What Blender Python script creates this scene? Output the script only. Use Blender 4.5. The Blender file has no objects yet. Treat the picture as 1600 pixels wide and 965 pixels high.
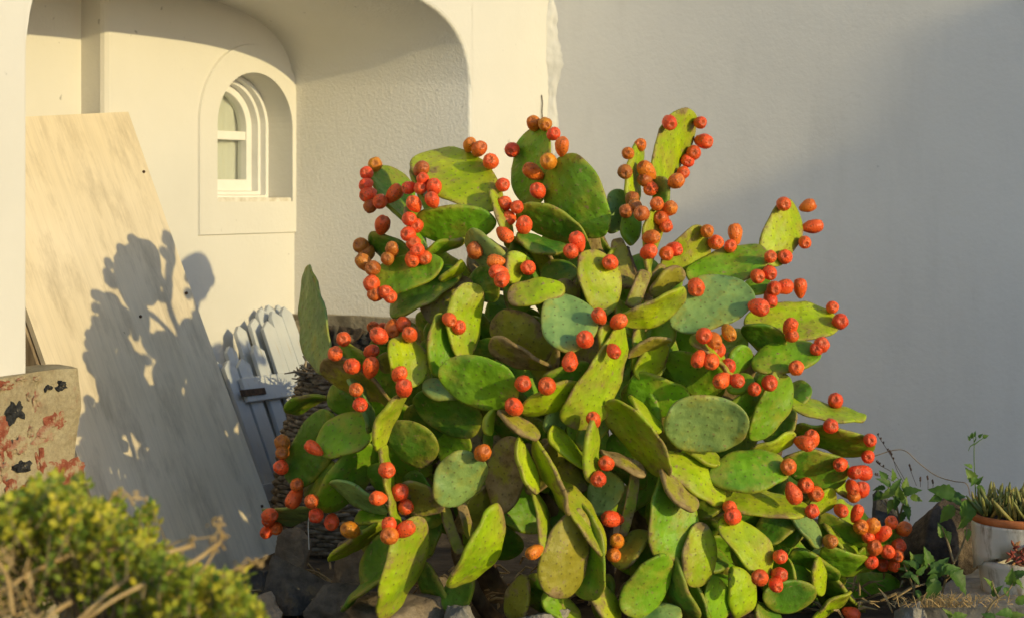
import bpy, bmesh, math, random
from mathutils import Vector, Matrix, noise
import numpy as np

# ------------------------------------------------------------------ camera, sky, sun
F = 2950.0            # focal length in photo pixels (photo 1600 wide)
EYE = 1.12
HZ = 303.0            # horizon row in the photo
scene = bpy.context.scene
cam_d = bpy.data.cameras.new('camera'); cam = bpy.data.objects.new('camera', cam_d)
scene.collection.objects.link(cam); scene.camera = cam
cam.location = (0, 0, EYE); cam.rotation_euler = (math.radians(90), 0, 0)
cam_d.sensor_width = 36.0; cam_d.lens = 36.0 * F / 1600.0
cam_d.shift_y = -(482.5 - HZ) / 1600.0
cam_d.clip_start = 0.05; cam_d.clip_end = 2000
cam_d.dof.use_dof = True; cam_d.dof.focus_distance = 4.95; cam_d.dof.aperture_fstop = 5.2

AX = Vector((0.469, 0.883, 0)).normalized()      # along the arched wall, away to the right
BX = Vector((0.883, -0.469, 0)).normalized()     # along the right-hand wall, towards the viewer
EPS = 0.145
SUNH = (-BX + EPS * AX).normalized()             # horizontal travel of sunlight
TANEL = 0.228
SUND = Vector((SUNH.x, SUNH.y, -TANEL)).normalized()
EL = math.atan(TANEL)
world = bpy.data.worlds.new('World'); scene.world = world; world.use_nodes = True
wn = world.node_tree.nodes; wl = world.node_tree.links
sky = wn.new('ShaderNodeTexSky'); sky.sky_type = 'NISHITA'; sky.sun_disc = False
sky.sun_elevation = EL; sky.sun_rotation = math.atan2(-SUND.x, -SUND.y)
sky.dust_density = 0.7; sky.ozone_density = 3.0; sky.air_density = 1.0
hs = wn.new('ShaderNodeHueSaturation'); hs.inputs['Saturation'].default_value = 1.0
wl.new(sky.outputs[0], hs.inputs['Color']); wl.new(hs.outputs[0], wn['Background'].inputs[0])
wn['Background'].inputs[1].default_value = 0.15
sd = bpy.data.lights.new('sun', 'SUN'); so = bpy.data.objects.new('sun', sd); scene.collection.objects.link(so)
sd.energy = 2.0; sd.angle = math.radians(0.55); sd.color = (1.0, 0.80, 0.40)
so.rotation_euler = SUND.to_track_quat('-Z', 'Y').to_euler(); so.location = (6, -6, 6)
scene.view_settings.view_transform = 'Standard'; scene.view_settings.look = 'None'
scene.view_settings.gamma = 1.0; scene.view_settings.exposure = 0.57
scene.render.engine = 'CYCLES'

# ------------------------------------------------------------------ helpers
C = scene.collection
rnd = random.Random(7)
def px(x, y, Y):
    return Vector(((x - 800.0) / F * Y, Y, EYE - (y - HZ) / F * Y))
def proj(p):
    return (800 + p.x / p.y * F, HZ + (EYE - p.z) / p.y * F)
def link(name, me, mat, parent=None, loc=None, smooth=False, kind=None):
    o = bpy.data.objects.new(name, me); C.objects.link(o)
    if mat is not None and len(me.materials) == 0: me.materials.append(mat)
    if parent is not None: o.parent = parent
    if loc is not None: o.location = loc
    if smooth: me.polygons.foreach_set('use_smooth', [True] * len(me.polygons))
    if kind: o['kind'] = kind
    return o
def mesh(name, V, Fc, smooth=False):
    me = bpy.data.meshes.new(name); me.from_pydata([tuple(v) for v in V], [], Fc); me.update()
    if smooth: me.polygons.foreach_set('use_smooth', [True] * len(me.polygons))
    return me
def empty(name, loc, label, cat, group=None):
    o = bpy.data.objects.new(name, None); C.objects.link(o); o.location = loc; o.empty_display_size = 0.1
    tag(o, label, cat, group); return o
def tag(o, label, cat, group=None, kind=None):
    o['label'] = label; o['category'] = cat
    if group: o['group'] = group
    if kind: o['kind'] = kind
def at(o, parent_loc):      # a child whose mesh is in world coordinates
    o.location = -Vector(parent_loc); return o
def flip_out(me):
    bm = bmesh.new(); bm.from_mesh(me); bmesh.ops.recalc_face_normals(bm, faces=bm.faces); bm.to_mesh(me); bm.free()
def bevel(o, w, seg=2, ang=35):
    m = o.modifiers.new('bevel', 'BEVEL'); m.width = w; m.segments = seg; m.limit_method = 'ANGLE'; m.angle_limit = math.radians(ang)
def box_pts(c, ax, ay, az, hx, hy, hz):
    V = [c + ax * (sx * hx) + ay * (sy * hy) + az * (sz * hz) for sx in (-1, 1) for sy in (-1, 1) for sz in (-1, 1)]
    Fc = [(0, 1, 3, 2), (4, 6, 7, 5), (0, 4, 5, 1), (2, 3, 7, 6), (0, 2, 6, 4), (1, 5, 7, 3)]
    return V, Fc
def box_mesh(name, c, ax, ay, az, hx, hy, hz):
    V, Fc = box_pts(Vector(c), ax, ay, az, hx, hy, hz)
    me = mesh(name, V, Fc); flip_out(me); return me
def tube(pts, rad, seg=6, V=None, Fc=None):
    if V is None: V = []; Fc = []
    n = len(pts); ring0 = len(V); up = Vector((0.13, 0.21, 1)).normalized()
    for i, p in enumerate(pts):
        t = (pts[min(i + 1, n - 1)] - pts[max(i - 1, 0)])
        t = t.normalized() if t.length > 1e-9 else Vector((0, 0, 1))
        a = t.cross(up); a = a.normalized() if a.length > 1e-4 else t.cross(Vector((1, 0, 0))).normalized()
        b = t.cross(a); r = rad[i] if isinstance(rad, (list, tuple)) else rad
        for k in range(seg):
            an = 2 * math.pi * k / seg
            V.append(p + a * (r * math.cos(an)) + b * (r * math.sin(an)))
    for i in range(n - 1):
        for k in range(seg):
            k2 = (k + 1) % seg
            Fc.append((ring0 + i * seg + k, ring0 + i * seg + k2, ring0 + (i + 1) * seg + k2, ring0 + (i + 1) * seg + k))
    Fc.append(tuple(ring0 + k for k in reversed(range(seg)))); Fc.append(tuple(ring0 + (n - 1) * seg + k for k in range(seg)))
    return V, Fc
def smooth_path(ctrl, n=10):
    P = [ctrl[0] * 2 - ctrl[1]] + list(ctrl) + [ctrl[-1] * 2 - ctrl[-2]]
    out = []
    for i in range(1, len(P) - 2):
        p0, p1, p2, p3 = P[i - 1], P[i], P[i + 1], P[i + 2]
        for k in range(n):
            t = k / n
            out.append(0.5 * ((2 * p1) + (p2 - p0) * t + (2 * p0 - 5 * p1 + 4 * p2 - p3) * t * t + (3 * p1 - p0 - 3 * p2 + p3) * t ** 3))
    out.append(P[-2]); return out

# ------------------------------------------------------------------ materials
class NM:
    def __init__(s, name, rough=0.7, spec=0.3):
        s.m = bpy.data.materials.new(name); s.m.use_nodes = True
        s.nt = s.m.node_tree; s.b = s.nt.nodes['Principled BSDF']
        s.b.inputs['Roughness'].default_value = rough; s.b.inputs['Specular IOR Level'].default_value = spec
    def n(s, t, **kw):
        x = s.nt.nodes.new('ShaderNode' + t)
        for k, v in kw.items():
            if hasattr(x, k): setattr(x, k, v)
            else: x.inputs[k].default_value = v
        return x
    def l(s, a, b): s.nt.links.new(a, b)
    def coord(s, which='Object', scale=(1, 1, 1)):
        tc = s.n('TexCoord'); mp = s.n('Mapping'); mp.inputs['Scale'].default_value = scale
        s.l(tc.outputs[which], mp.inputs[0]); return mp.outputs[0]
    def noise(s, vec, scale, detail=4, rough=0.55):
        x = s.n('TexNoise'); x.inputs['Scale'].default_value = scale; x.inputs['Detail'].default_value = detail
        x.inputs['Roughness'].default_value = rough
        if vec is not None: s.l(vec, x.inputs['Vector'])
        return x.outputs[0]
    def ramp(s, fac, stops):
        r = s.n('ValToRGB'); cr = r.color_ramp
        while len(cr.elements) < len(stops): cr.elements.new(0.5)
        for e, (p, c) in zip(cr.elements, stops):
            e.position = p; e.color = (c if len(c) == 4 else (*c, 1)) if isinstance(c, tuple) else (c, c, c, 1)
        s.l(fac, r.inputs[0]); return r.outputs[0]
    def mix(s, fac, a, b, mode='MIX'):
        x = s.n('MixRGB'); x.blend_type = mode
        for v, k in ((fac, 0), (a, 1), (b, 2)):
            if hasattr(v, 'links'): s.l(v, x.inputs[k])
            elif isinstance(v, (int, float)): x.inputs[k].default_value = v if k == 0 else (v, v, v, 1)
            else: x.inputs[k].default_value = (*v, 1)
        return x.outputs[0]
    def math(s, op, a, b=0.0):
        x = s.n('Math'); x.operation = op
        for v, k in ((a, 0), (b, 1)):
            if hasattr(v, 'links'): s.l(v, x.inputs[k])
            else: x.inputs[k].default_value = v
        return x.outputs[0]
    def bump(s, h, strength=0.4, dist=0.01):
        b = s.n('Bump'); b.inputs['Strength'].default_value = strength; b.inputs['Distance'].default_value = dist
        s.l(h, b.inputs['Height'])
        pv = s.b.inputs['Normal']
        if pv.links: s.l(pv.links[0].from_socket, b.inputs['Normal'])
        s.l(b.outputs[0], pv)
    def col(s, c):
        if hasattr(c, 'links'): s.l(c, s.b.inputs['Base Color'])
        else: s.b.inputs['Base Color'].default_value = (*c, 1)

def mat_plaster(name, base, rough_bump, fine, low=0.3):
    M = NM(name, 0.85, 0.2); v = M.coord()
    c = M.ramp(M.noise(v, 2.2, 5), [(0.3, tuple(x * 0.93 for x in base)), (0.7, base)])
    sp = M.ramp(M.noise(v, 26, 2, 0.5), [(0.0, 0.55), (0.20, 0.62), (0.26, 1.0)])
    M.col(M.mix(1.0, c, sp, 'MULTIPLY'))
    M.bump(M.noise(v, 3.0, 3), low, 0.02)
    M.bump(M.noise(v, fine, 3, 0.6), rough_bump, 0.006)
    return M.m
M_white = mat_plaster('plaster_white', (0.71, 0.69, 0.635), 0.18, 60)
M_grain = mat_plaster('plaster_grainy', (0.84, 0.815, 0.745), 0.50, 95, 0.12)
def mat_right():
    M = NM('plaster_right', 0.85, 0.2); v = M.coord(); vs = M.coord(scale=(1, 1, 0.18))
    c = M.ramp(M.noise(v, 1.3, 6, 0.6), [(0.3, (0.70, 0.685, 0.655)), (0.7, (0.78, 0.76, 0.72))])
    c = M.mix(0.5, c, M.ramp(M.noise(vs, 9, 5, 0.65), [(0.30, 0.90), (0.5, 1.0)]), 'MULTIPLY')
    c = M.mix(1.0, c, M.ramp(M.noise(v, 21, 2, 0.4), [(0.0, 0.45), (0.17, 0.5), (0.21, 1.0)]), 'MULTIPLY')
    vo = M.n('TexVoronoi'); vo.feature = 'DISTANCE_TO_EDGE'; vo.inputs['Scale'].default_value = 1.5
    wv = M.n('VectorMath'); wv.operation = 'ADD'; nz = M.n('TexNoise'); nz.inputs['Scale'].default_value = 4; nz.inputs['Detail'].default_value = 5; M.l(v, nz.inputs['Vector']); M.l(v, wv.inputs[0]); M.l(nz.outputs['Color'], wv.inputs[1]); M.l(wv.outputs[0], vo.inputs['Vector'])
    crack = M.mix(1.0, M.ramp(vo.outputs['Distance'], [(0.0, 1.0), (0.0035, 0.0)]), M.ramp(M.noise(v, 2.1, 3), [(0.52, 0.0), (0.6, 1.0)]), 'MULTIPLY')
    M.col(M.mix(M.math('MULTIPLY', crack, 0.22), c, (0.35, 0.33, 0.30)))
    M.bump(M.noise(v, 2.5, 4), 0.16, 0.03); M.bump(M.noise(v, 11, 4, 0.6), 0.07, 0.008); M.bump(M.noise(v, 75, 3, 0.6), 0.16, 0.005)
    return M.m
M_right = mat_right()
def mat_simple(name, c1, c2, scale, rough=0.8, bump=0.3, bscale=None, dist=0.01, spec=0.25, stretch=(1, 1, 1)):
    M = NM(name, rough, spec); v = M.coord(scale=stretch)
    M.col(M.ramp(M.noise(v, scale, 6), [(0.32, c1), (0.68, c2)]))
    if bump: M.bump(M.noise(v, bscale or scale * 3, 6), bump, dist)
    return M.m
M_soil = mat_simple('soil', (0.055, 0.042, 0.03), (0.15, 0.115, 0.075), 9, 0.95, 0.8, 30, 0.02)
def mat_mortar():
    M = NM('mortar', 0.92, 0.15); v = M.coord()
    c = M.ramp(M.noise(v, 9, 8, 0.7), [(0.28, (0.24, 0.19, 0.12)), (0.45, (0.40, 0.33, 0.20)), (0.7, (0.52, 0.45, 0.29))])
    c = M.mix(M.ramp(M.noise(v, 19, 6, 0.7), [(0.60, 0.0), (0.70, 0.6)]), c, (0.36, 0.17, 0.10))
    M.col(M.mix(0.8, c, M.ramp(M.noise(v, 90, 4, 0.7), [(0.3, 0.72), (0.6, 1.05)]), 'MULTIPLY'))
    M.bump(M.noise(v, 22, 7, 0.7), 0.9, 0.016); M.bump(M.noise(v, 110, 5, 0.7), 0.8, 0.005); return M.m
M_mortar = mat_mortar()
M_oldmortar = mat_simple('old_mortar', (0.18, 0.15, 0.10), (0.42, 0.36, 0.25), 12, 0.9, 0.8, 50, 0.01)
M_red = mat_simple('red_stone', (0.24, 0.055, 0.03), (0.42, 0.15, 0.08), 40, 0.9, 0.8, 120, 0.006)
M_pink = mat_simple('pink_stone', (0.36, 0.16, 0.10), (0.48, 0.30, 0.20), 40, 0.9, 0.8, 120, 0.006)
M_black = mat_simple('black_stone', (0.008, 0.009, 0.011), (0.05, 0.05, 0.05), 60, 0.9, 1.0, 140, 0.01)
M_frame = mat_simple('window_paint', (0.74, 0.73, 0.70), (0.80, 0.79, 0.76), 12, 0.45, 0.08, 60, 0.003)
M_sill = mat_simple('sill_paint', (0.55, 0.50, 0.40), (0.78, 0.75, 0.68), 30, 0.6, 0.3, 90, 0.003)
M_curtain = mat_simple('curtain', (0.78, 0.76, 0.68), (0.84, 0.82, 0.75), 6, 0.9, 0.1, 40)
M_rust = mat_simple('rusty_iron', (0.03, 0.02, 0.015), (0.10, 0.06, 0.04), 60, 0.7, 0.4)
M_twig = mat_simple('dry_twig', (0.16, 0.105, 0.055), (0.36, 0.27, 0.16), 30, 0.8, 0.3, 100, 0.002)
M_straw = mat_simple('dry_straw', (0.34, 0.22, 0.08), (0.58, 0.42, 0.20), 30, 0.8, 0.2)
M_wick = mat_simple('wicker', (0.13, 0.095, 0.06), (0.40, 0.32, 0.22), 50, 0.7, 0.4, 140, 0.002)
M_weedstem = mat_simple('weed_stem', (0.16, 0.12, 0.06), (0.26, 0.20, 0.10), 30, 0.7, 0.2)
def mat_pot():
    M = NM('pot_white', 0.55, 0.3); v = M.coord(); vs = M.coord(scale=(1, 1, 0.3))
    c = M.ramp(M.noise(v, 8, 5), [(0.3, (0.56, 0.52, 0.44)), (0.7, (0.72, 0.69, 0.62))])
    M.col(M.mix(M.ramp(M.noise(vs, 22, 7, 0.7), [(0.52, 0.0), (0.66, 0.85)]), c, (0.20, 0.155, 0.09)))
    M.bump(M.noise(v, 40, 5), 0.3, 0.004); return M.m
M_potwhite = mat_pot()
M_terra = mat_simple('terracotta', (0.42, 0.13, 0.04), (0.58, 0.20, 0.07), 20, 0.7, 0.2)
M_trunk = mat_simple('cactus_bark', (0.07, 0.045, 0.025), (0.26, 0.18, 0.09), 14, 0.9, 0.9, 40, 0.01)
M_dry = mat_simple('dry_skin', (0.24, 0.15, 0.06), (0.55, 0.42, 0.22), 25, 0.85, 0.5)
M_conc = mat_simple('concrete', (0.26, 0.23, 0.18), (0.42, 0.38, 0.30), 20, 0.9, 0.6, 70, 0.006)

def mat_inset(name, c1, c2, cover=(0.50, 0.60)):
    M = NM(name, 0.9, 0.2); v = M.coord()
    c = M.ramp(M.noise(v, 60, 6, 0.7), [(0.3, c1), (0.7, c2)])
    M.col(M.mix(M.ramp(M.noise(v, 38, 6, 0.7), [(cover[0], 0.0), (cover[1], 0.9)]), c, (0.42, 0.35, 0.21)))
    M.bump(M.noise(v, 110, 6, 0.7), 1.0, 0.006)
    return M.m
M_red = mat_inset('red_stone', (0.20, 0.045, 0.025), (0.40, 0.14, 0.08))
M_pink = mat_inset('pink_stone', (0.30, 0.12, 0.08), (0.44, 0.26, 0.17), (0.44, 0.56))
M_black = mat_inset('black_stone', (0.008, 0.009, 0.011), (0.055, 0.055, 0.055), (0.60, 0.68))
def mat_rock(name, c1, c2, lichen):
    M = NM(name, 0.9, 0.25); v = M.coord()
    c = M.ramp(M.noise(v, 14, 8, 0.65), [(0.3, c1), (0.7, c2)])
    li = M.ramp(M.noise(v, 7, 6, 0.7), [(0.55, 0.0), (0.68, 0.75)])
    M.col(M.mix(li, c, lichen))
    M.bump(M.noise(v, 9, 8, 0.65), 0.9, 0.03); M.bump(M.noise(v, 60, 5, 0.7), 0.7, 0.008)
    return M.m
M_rockd = mat_rock('rock_dark', (0.045, 0.044, 0.042), (0.19, 0.175, 0.15), (0.26, 0.19, 0.09))
M_rockb = mat_rock('rock_brown', (0.15, 0.115, 0.08), (0.36, 0.29, 0.21), (0.30, 0.23, 0.13))
M_rockg = mat_rock('rock_granite', (0.14, 0.14, 0.13), (0.42, 0.39, 0.34), (0.33, 0.29, 0.2))
M_rubble = mat_rock('rubble', (0.02, 0.018, 0.016), (0.16, 0.12, 0.085), (0.26, 0.20, 0.13))

def mat_board():
    M = NM('plywood', 0.8, 0.2); v = M.coord('UV', (1, 1, 1)); vs = M.coord('UV', (16, 1.1, 1)); vf = M.coord('UV', (70, 2.5, 1))
    base = M.ramp(M.noise(v, 2.0, 4), [(0.3, (0.68, 0.58, 0.41)), (0.7, (0.76, 0.67, 0.52))])
    st = M.ramp(M.noise(vs, 3.0, 6, 0.65), [(0.30, 0.87), (0.55, 1.0)])
    st2 = M.ramp(M.noise(vf, 3.0, 4, 0.6), [(0.25, 0.88), (0.55, 1.0)])
    c = M.mix(0.8, base, st, 'MULTIPLY'); c = M.mix(0.7, c, st2, 'MULTIPLY')
    c = M.mix(0.6, c, M.ramp(M.noise(M.coord('UV', (5, 1.6, 1)), 1.6, 7, 0.7), [(0.36, (0.62, 0.60, 0.58)), (0.50, (1.0, 1.0, 1.0))]), 'MULTIPLY')
    dots = M.ramp(M.noise(v, 34, 2, 0.5), [(0.20, 0.35), (0.24, 1.0)])
    M.col(M.mix(0.9, c, dots, 'MULTIPLY'))
    M.bump(M.noise(vf, 3.0, 4), 0.25, 0.003)
    return M.m
M_board = mat_board()
def mat_paintwood():
    M = NM('weathered_paint', 0.6, 0.3); v = M.coord(); vs = M.coord(scale=(30, 30, 3))
    c = M.ramp(M.noise(v, 5, 4), [(0.3, (0.42, 0.46, 0.50)), (0.7, (0.58, 0.60, 0.60))])
    w = M.ramp(M.noise(vs, 2.2, 6, 0.7), [(0.60, 0.0), (0.72, 0.8)])
    M.col(M.mix(w, c, (0.42, 0.34, 0.20))); M.bump(M.noise(vs, 2.2, 5), 0.35, 0.004)
    return M.m
M_gate = mat_paintwood()
M_oldwood = mat_simple('old_wood', (0.17, 0.12, 0.07), (0.36, 0.28, 0.18), 8, 0.85, 0.5, 40, 0.004, stretch=(6, 6, 1))

def mat_pad():
    M = NM('cactus_skin', 0.5, 0.28)
    oi = M.n('ObjectInfo'); v = M.coord('UV'); vo = M.coord('Object')
    add = M.n('VectorMath'); add.operation = 'ADD'; sc = M.n('VectorMath'); sc.operation = 'SCALE'
    cmb = M.n('CombineXYZ'); M.l(oi.outputs['Random'], cmb.inputs[0]); M.l(oi.outputs['Random'], cmb.inputs[2])
    M.l(cmb.outputs[0], sc.inputs[0]); sc.inputs['Scale'].default_value = 40
    M.l(vo, add.inputs[0]); M.l(sc.outputs[0], add.inputs[1]); vr = add.outputs[0]
    n1 = M.noise(vr, 9, 5)
    col = M.mix(1.0, oi.outputs['Color'], M.ramp(n1, [(0.28, (0.52, 0.64, 0.70)), (0.72, (1.30, 1.22, 1.0))]), 'MULTIPLY')
    n2 = M.noise(vr, 34, 4)
    col = M.mix(0.7, col, M.ramp(n2, [(0.3, (0.80, 0.84, 0.84)), (0.7, (1.1, 1.08, 1.0))]), 'MULTIPLY')
    # yellowing and corky wear, amount from the object's alpha
    n3 = M.noise(vr, 13, 7, 0.68)
    rimat = M.n('Attribute'); rimat.attribute_name = 'rim'
    nw = M.math('ADD', n3, M.math('MULTIPLY', rimat.outputs['Fac'], 0.15))
    th = M.math('ADD', nw, M.math('MULTIPLY', oi.outputs['Alpha'], 0.30))
    col = M.mix(M.ramp(th, [(0.56, 0.0), (0.76, 0.8)]), col, (0.34, 0.31, 0.035))
    wear = M.ramp(th, [(0.74, 0.0), (0.83, 0.92)])
    col = M.mix(wear, col, M.ramp(n2, [(0.3, (0.14, 0.085, 0.03)), (0.7, (0.38, 0.27, 0.13))]))
    sc2 = M.ramp(M.math('ADD', M.noise(vr, 48, 5, 0.6), M.math('MULTIPLY', oi.outputs['Alpha'], 0.05)), [(0.66, 0.0), (0.70, 0.85)])
    col = M.mix(sc2, col, (0.30, 0.21, 0.09))
    col = M.mix(M.ramp(M.noise(vr, 6, 6, 0.65), [(0.50, 0.0), (0.75, 0.12)]), col, (0.34, 0.42, 0.24))
    vo2 = M.n('TexVoronoi'); vo2.voronoi_dimensions = '2D'; vo2.inputs['Scale'].default_value = 38; vo2.inputs['Randomness'].default_value = 0.55
    M.l(v, vo2.inputs['Vector'])
    dot = M.ramp(vo2.outputs['Distance'], [(0.06, 1.0), (0.12, 0.0)])
    col = M.mix(M.math('MULTIPLY', dot, 0.62), col, (0.09, 0.065, 0.025))
    M.col(col)
    M.l(M.ramp(wear, [(0.0, 0.48), (1.0, 0.85)]), M.b.inputs['Roughness'])
    M.b.inputs['Subsurface Weight'].default_value = 0.0
    mound = M.ramp(vo2.outputs['Distance'], [(0.0, 1.0), (0.45, 0.25), (0.8, 0.0)])
    M.bump(mound, 0.42, 0.004); M.bump(M.noise(vr, 22, 4), 0.45, 0.014); M.bump(M.noise(vr, 150, 4, 0.6), 0.25, 0.002); M.bump(wear, 0.4, 0.003)
    return M.m
M_pad = mat_pad()
def mat_fruit():
    M = NM('fruit_skin', 0.42, 0.35); oi = M.n('ObjectInfo'); v = M.coord('Object')
    add = M.n('VectorMath'); add.operation = 'ADD'; cmb = M.n('CombineXYZ')
    M.l(M.math('MULTIPLY', oi.outputs['Random'], 9.0), cmb.inputs[0]); M.l(v, add.inputs[0]); M.l(cmb.outputs[0], add.inputs[1])
    c = M.mix(1.0, oi.outputs['Color'], M.ramp(M.noise(add.outputs[0], 40, 4), [(0.3, (0.78, 0.66, 0.6)), (0.7, (1.10, 1.35, 1.2))]), 'MULTIPLY')
    vz = M.n('TexVoronoi'); vz.inputs['Scale'].default_value = 110; vz.inputs['Randomness'].default_value = 0.7; M.l(add.outputs[0], vz.inputs['Vector'])
    d = M.ramp(vz.outputs['Distance'], [(0.17, 1.0), (0.25, 0.0)])
    c = M.mix(M.math('MULTIPLY', d, 0.8), c, (0.20, 0.05, 0.02))
    d2 = M.ramp(vz.outputs['Distance'], [(0.06, 1.0), (0.12, 0.0)])
    c = M.mix(d2, c, (0.70, 0.50, 0.22))
    eye = M.n('Attribute'); eye.attribute_name = 'eye'
    c = M.mix(M.math('MULTIPLY', eye.outputs['Fac'], 0.5), c, (0.34, 0.12, 0.05))
    M.col(c); M.bump(M.ramp(vz.outputs['Distance'], [(0.0, 1.0), (0.5, 0.0)]), 0.5, 0.003); M.bump(M.noise(add.outputs[0], 60, 3), 0.25, 0.004)
    return M.m
M_fruit = mat_fruit()
def mat_leaf(name, c1, c2, c3, transl=0.35):
    M = NM(name, 0.5, 0.3)
    a = M.n('Attribute'); a.attribute_name = 'tone'
    oi = M.n('ObjectInfo')
    f = M.math('FRACT', M.math('ADD', a.outputs['Fac'], M.math('MULTIPLY', oi.outputs['Random'], 0.9)))
    c = M.ramp(f, [(0.0, c1), (0.5, c2), (1.0, c3)])
    c = M.mix(0.6, c, M.ramp(M.noise(M.coord(), 60, 3), [(0.3, 0.75), (0.7, 1.15)]), 'MULTIPLY')
    M.col(c)
    tr = M.n('BsdfTranslucent'); M.l(c, tr.inputs[0]); ms = M.n('MixShader'); ms.inputs[0].default_value = transl
    M.l(M.b.outputs[0], ms.inputs[1]); M.l(tr.outputs[0], ms.inputs[2])
    M.l(ms.outputs[0], M.nt.nodes['Material Output'].inputs[0])
    return M.m
M_bush = mat_leaf('bush_leaf', (0.08, 0.17, 0.03), (0.34, 0.42, 0.04), (0.70, 0.60, 0.06))
M_weed = mat_leaf('weed_leaf', (0.07, 0.15, 0.03), (0.12, 0.24, 0.04), (0.20, 0.30, 0.05))
M_succ = mat_leaf('succulent_leaf', (0.10, 0.13, 0.03), (0.26, 0.27, 0.07), (0.38, 0.28, 0.08), 0.1)
def mat_glass():
    M = NM('pane_glass', 0.06, 0.5)
    tr = M.n('BsdfTransparent'); tr.inputs[0].default_value = (0.95, 0.97, 0.95, 1); gl = M.n('BsdfGlossy'); gl.inputs['Roughness'].default_value = 0.05
    ms = M.n('MixShader'); ms.inputs[0].default_value = 0.14; M.l(tr.outputs[0], ms.inputs[1]); M.l(gl.outputs[0], ms.inputs[2])
    M.l(ms.outputs[0], M.nt.nodes['Material Output'].inputs[0])
    return M.m
M_glass = mat_glass()

# ------------------------------------------------------------------ the building
O = Vector((0.1424, 7.0, 0))
def W(s, d, z): return O - AX * s - BX * d + Vector((0, 0, z))
HTOP = 3.4
S0, S1 = 0.606, 2.786; SC = (S0 + S1) / 2; HW = (S1 - S0) / 2; SPR = EYE + 0.30; RISE = 0.372; NE = 3.3
arch = []
NA = 56
for i in range(NA + 1):
    th = math.pi * i / NA
    c, s_ = math.cos(th), math.sin(th)
    arch.append((SC - HW * math.copysign(abs(c) ** (2 / NE), c), SPR + RISE * abs(s_) ** (2 / NE)))
outline = [(S0, 0.0), (S0, 0.5), (S0, 1.0)] + arch + [(S1, 1.0), (S1, 0.5), (S1, 0.0)]
bld = empty('arched_house', W(1.7, 0, 0), 'white plastered house front with a wide shallow arched recess on the left', 'house')
BL = bld.location.copy()
V = []; Fc = []
def front_mesh():
    V = []; Fc = []
    n = len(outline)
    for (s, z) in outline: V.append(W(s, 0, z))
    for (s, z) in outline: V.append(W(s, 0.83, z))
    for i in range(n - 1): Fc.append((i, i + 1, n + i + 1, n + i))
    k = len(V)
    # front: strip on the right, pier on the left, spandrel above
    V.extend([W(0, 0, 0), W(0, 0, HTOP), W(5, 0, HTOP), W(5, 0, 0)])
    tops = len(V)
    for (s, z) in arch: V.append(W(s, 0, HTOP))
    a0 = 3
    for i in range(NA): Fc.append((a0 + i, tops + i, tops + i + 1, a0 + i + 1))
    Fc.append((k, k + 1, tops, 3, 2, 1, 0)); Fc.append((k + 3, n - 1, n - 2, n - 3, n - 4, tops + NA, k + 2))
    return mesh('front_wall', V, Fc)
me = front_mesh(); flip_out(me)
fw = at(link('front_wall', me, M_grain, bld), BL); me.materials.append(M_white)
n_sof = len(outline) - 1
for p in me.polygons:
    p.use_smooth = p.index < n_sof
    p.material_index = 0 if p.index < n_sof else 1
fb = fw.modifiers.new('bevel', 'BEVEL'); fb.width = 0.012; fb.segments = 3; fb.limit_method = 'ANGLE'; fb.angle_limit = math.radians(50)
roofm = box_mesh('roof', W(2.5, 1.55, HTOP + 0.11), AX, BX, Vector((0, 0, 1)), 2.56, 1.6, 0.1)
at(link('roof', roofm, M_white, bld), BL)
# back wall of the recess with the window opening (sp measured from the side wall)
DB = 0.728; ZB, ZS, RI = EYE - 0.027, EYE + 0.235, 0.188; O0, O1 = 0.022, 0.467; OC = (O0 + O1) / 2; OH = (O1 - O0) / 2
ZTOP = EYE + 0.75
inner = [(OC - OH * math.cos(math.pi * i / 28), ZS + RI * math.sin(math.pi * i / 28)) for i in range(29)]   # right -> left
def back_mesh():
    V = []; Fc = []
    q = lambda s, z, d=DB: (V.append(W(S0 + s, d, z)), len(V) - 1)[1]
    r0 = q(-0.01, 0); r1 = q(-0.01, ZB); r2 = q(-0.01, ZS); r3 = q(-0.01, ZTOP)
    SE = 1.0015
    l0 = q(SE, 0); l1 = q(SE, ZB); l2 = q(SE, ZS); l3 = q(SE, ZTOP)
    o0 = q(O0, ZB); o1 = q(O1, ZB)
    ip = [q(s, z) for s, z in inner]; tp = [q(s, ZTOP) for s, z in inner]
    Fc += [(r0, l0, l1, o1, o0, r1), (r1, o0, ip[0], r2), (o1, l1, l2, ip[-1]), (r2, ip[0], tp[0], r3), (ip[-1], l2, l3, tp[-1])]
    for i in range(28): Fc.append((ip[i], ip[i + 1], tp[i + 1], tp[i]))
    # rounded step, then the deeper left part
    prev = (l0, l3)
    pts = [(SE + 0.012, DB + 0.002), (SE + 0.024, DB + 0.010), (SE + 0.030, DB + 0.022), (SE + 0.031, DB + 0.098), (2.25, DB + 0.098)]
    for s, d in pts:
        a = q(s, 0, d); b = q(s, ZTOP, d); Fc.append((prev[0], a, b, prev[1])); prev = (a, b)
    # window reveal
    m = [(O0, ZB)] + inner + [(O1, ZB)]
    f = [q(s, z, DB - 0.008) for s, z in m]; g = [q(s, z, DB + 0.19) for s, z in m]
    for i in range(len(m)): j = (i + 1) % len(m); Fc.append((f[i], f[j], g[j], g[i]))
    return mesh('back_wall', V, Fc)
me = back_mesh(); flip_out(me); at(link('back_wall', me, M_white, bld), BL)
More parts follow.
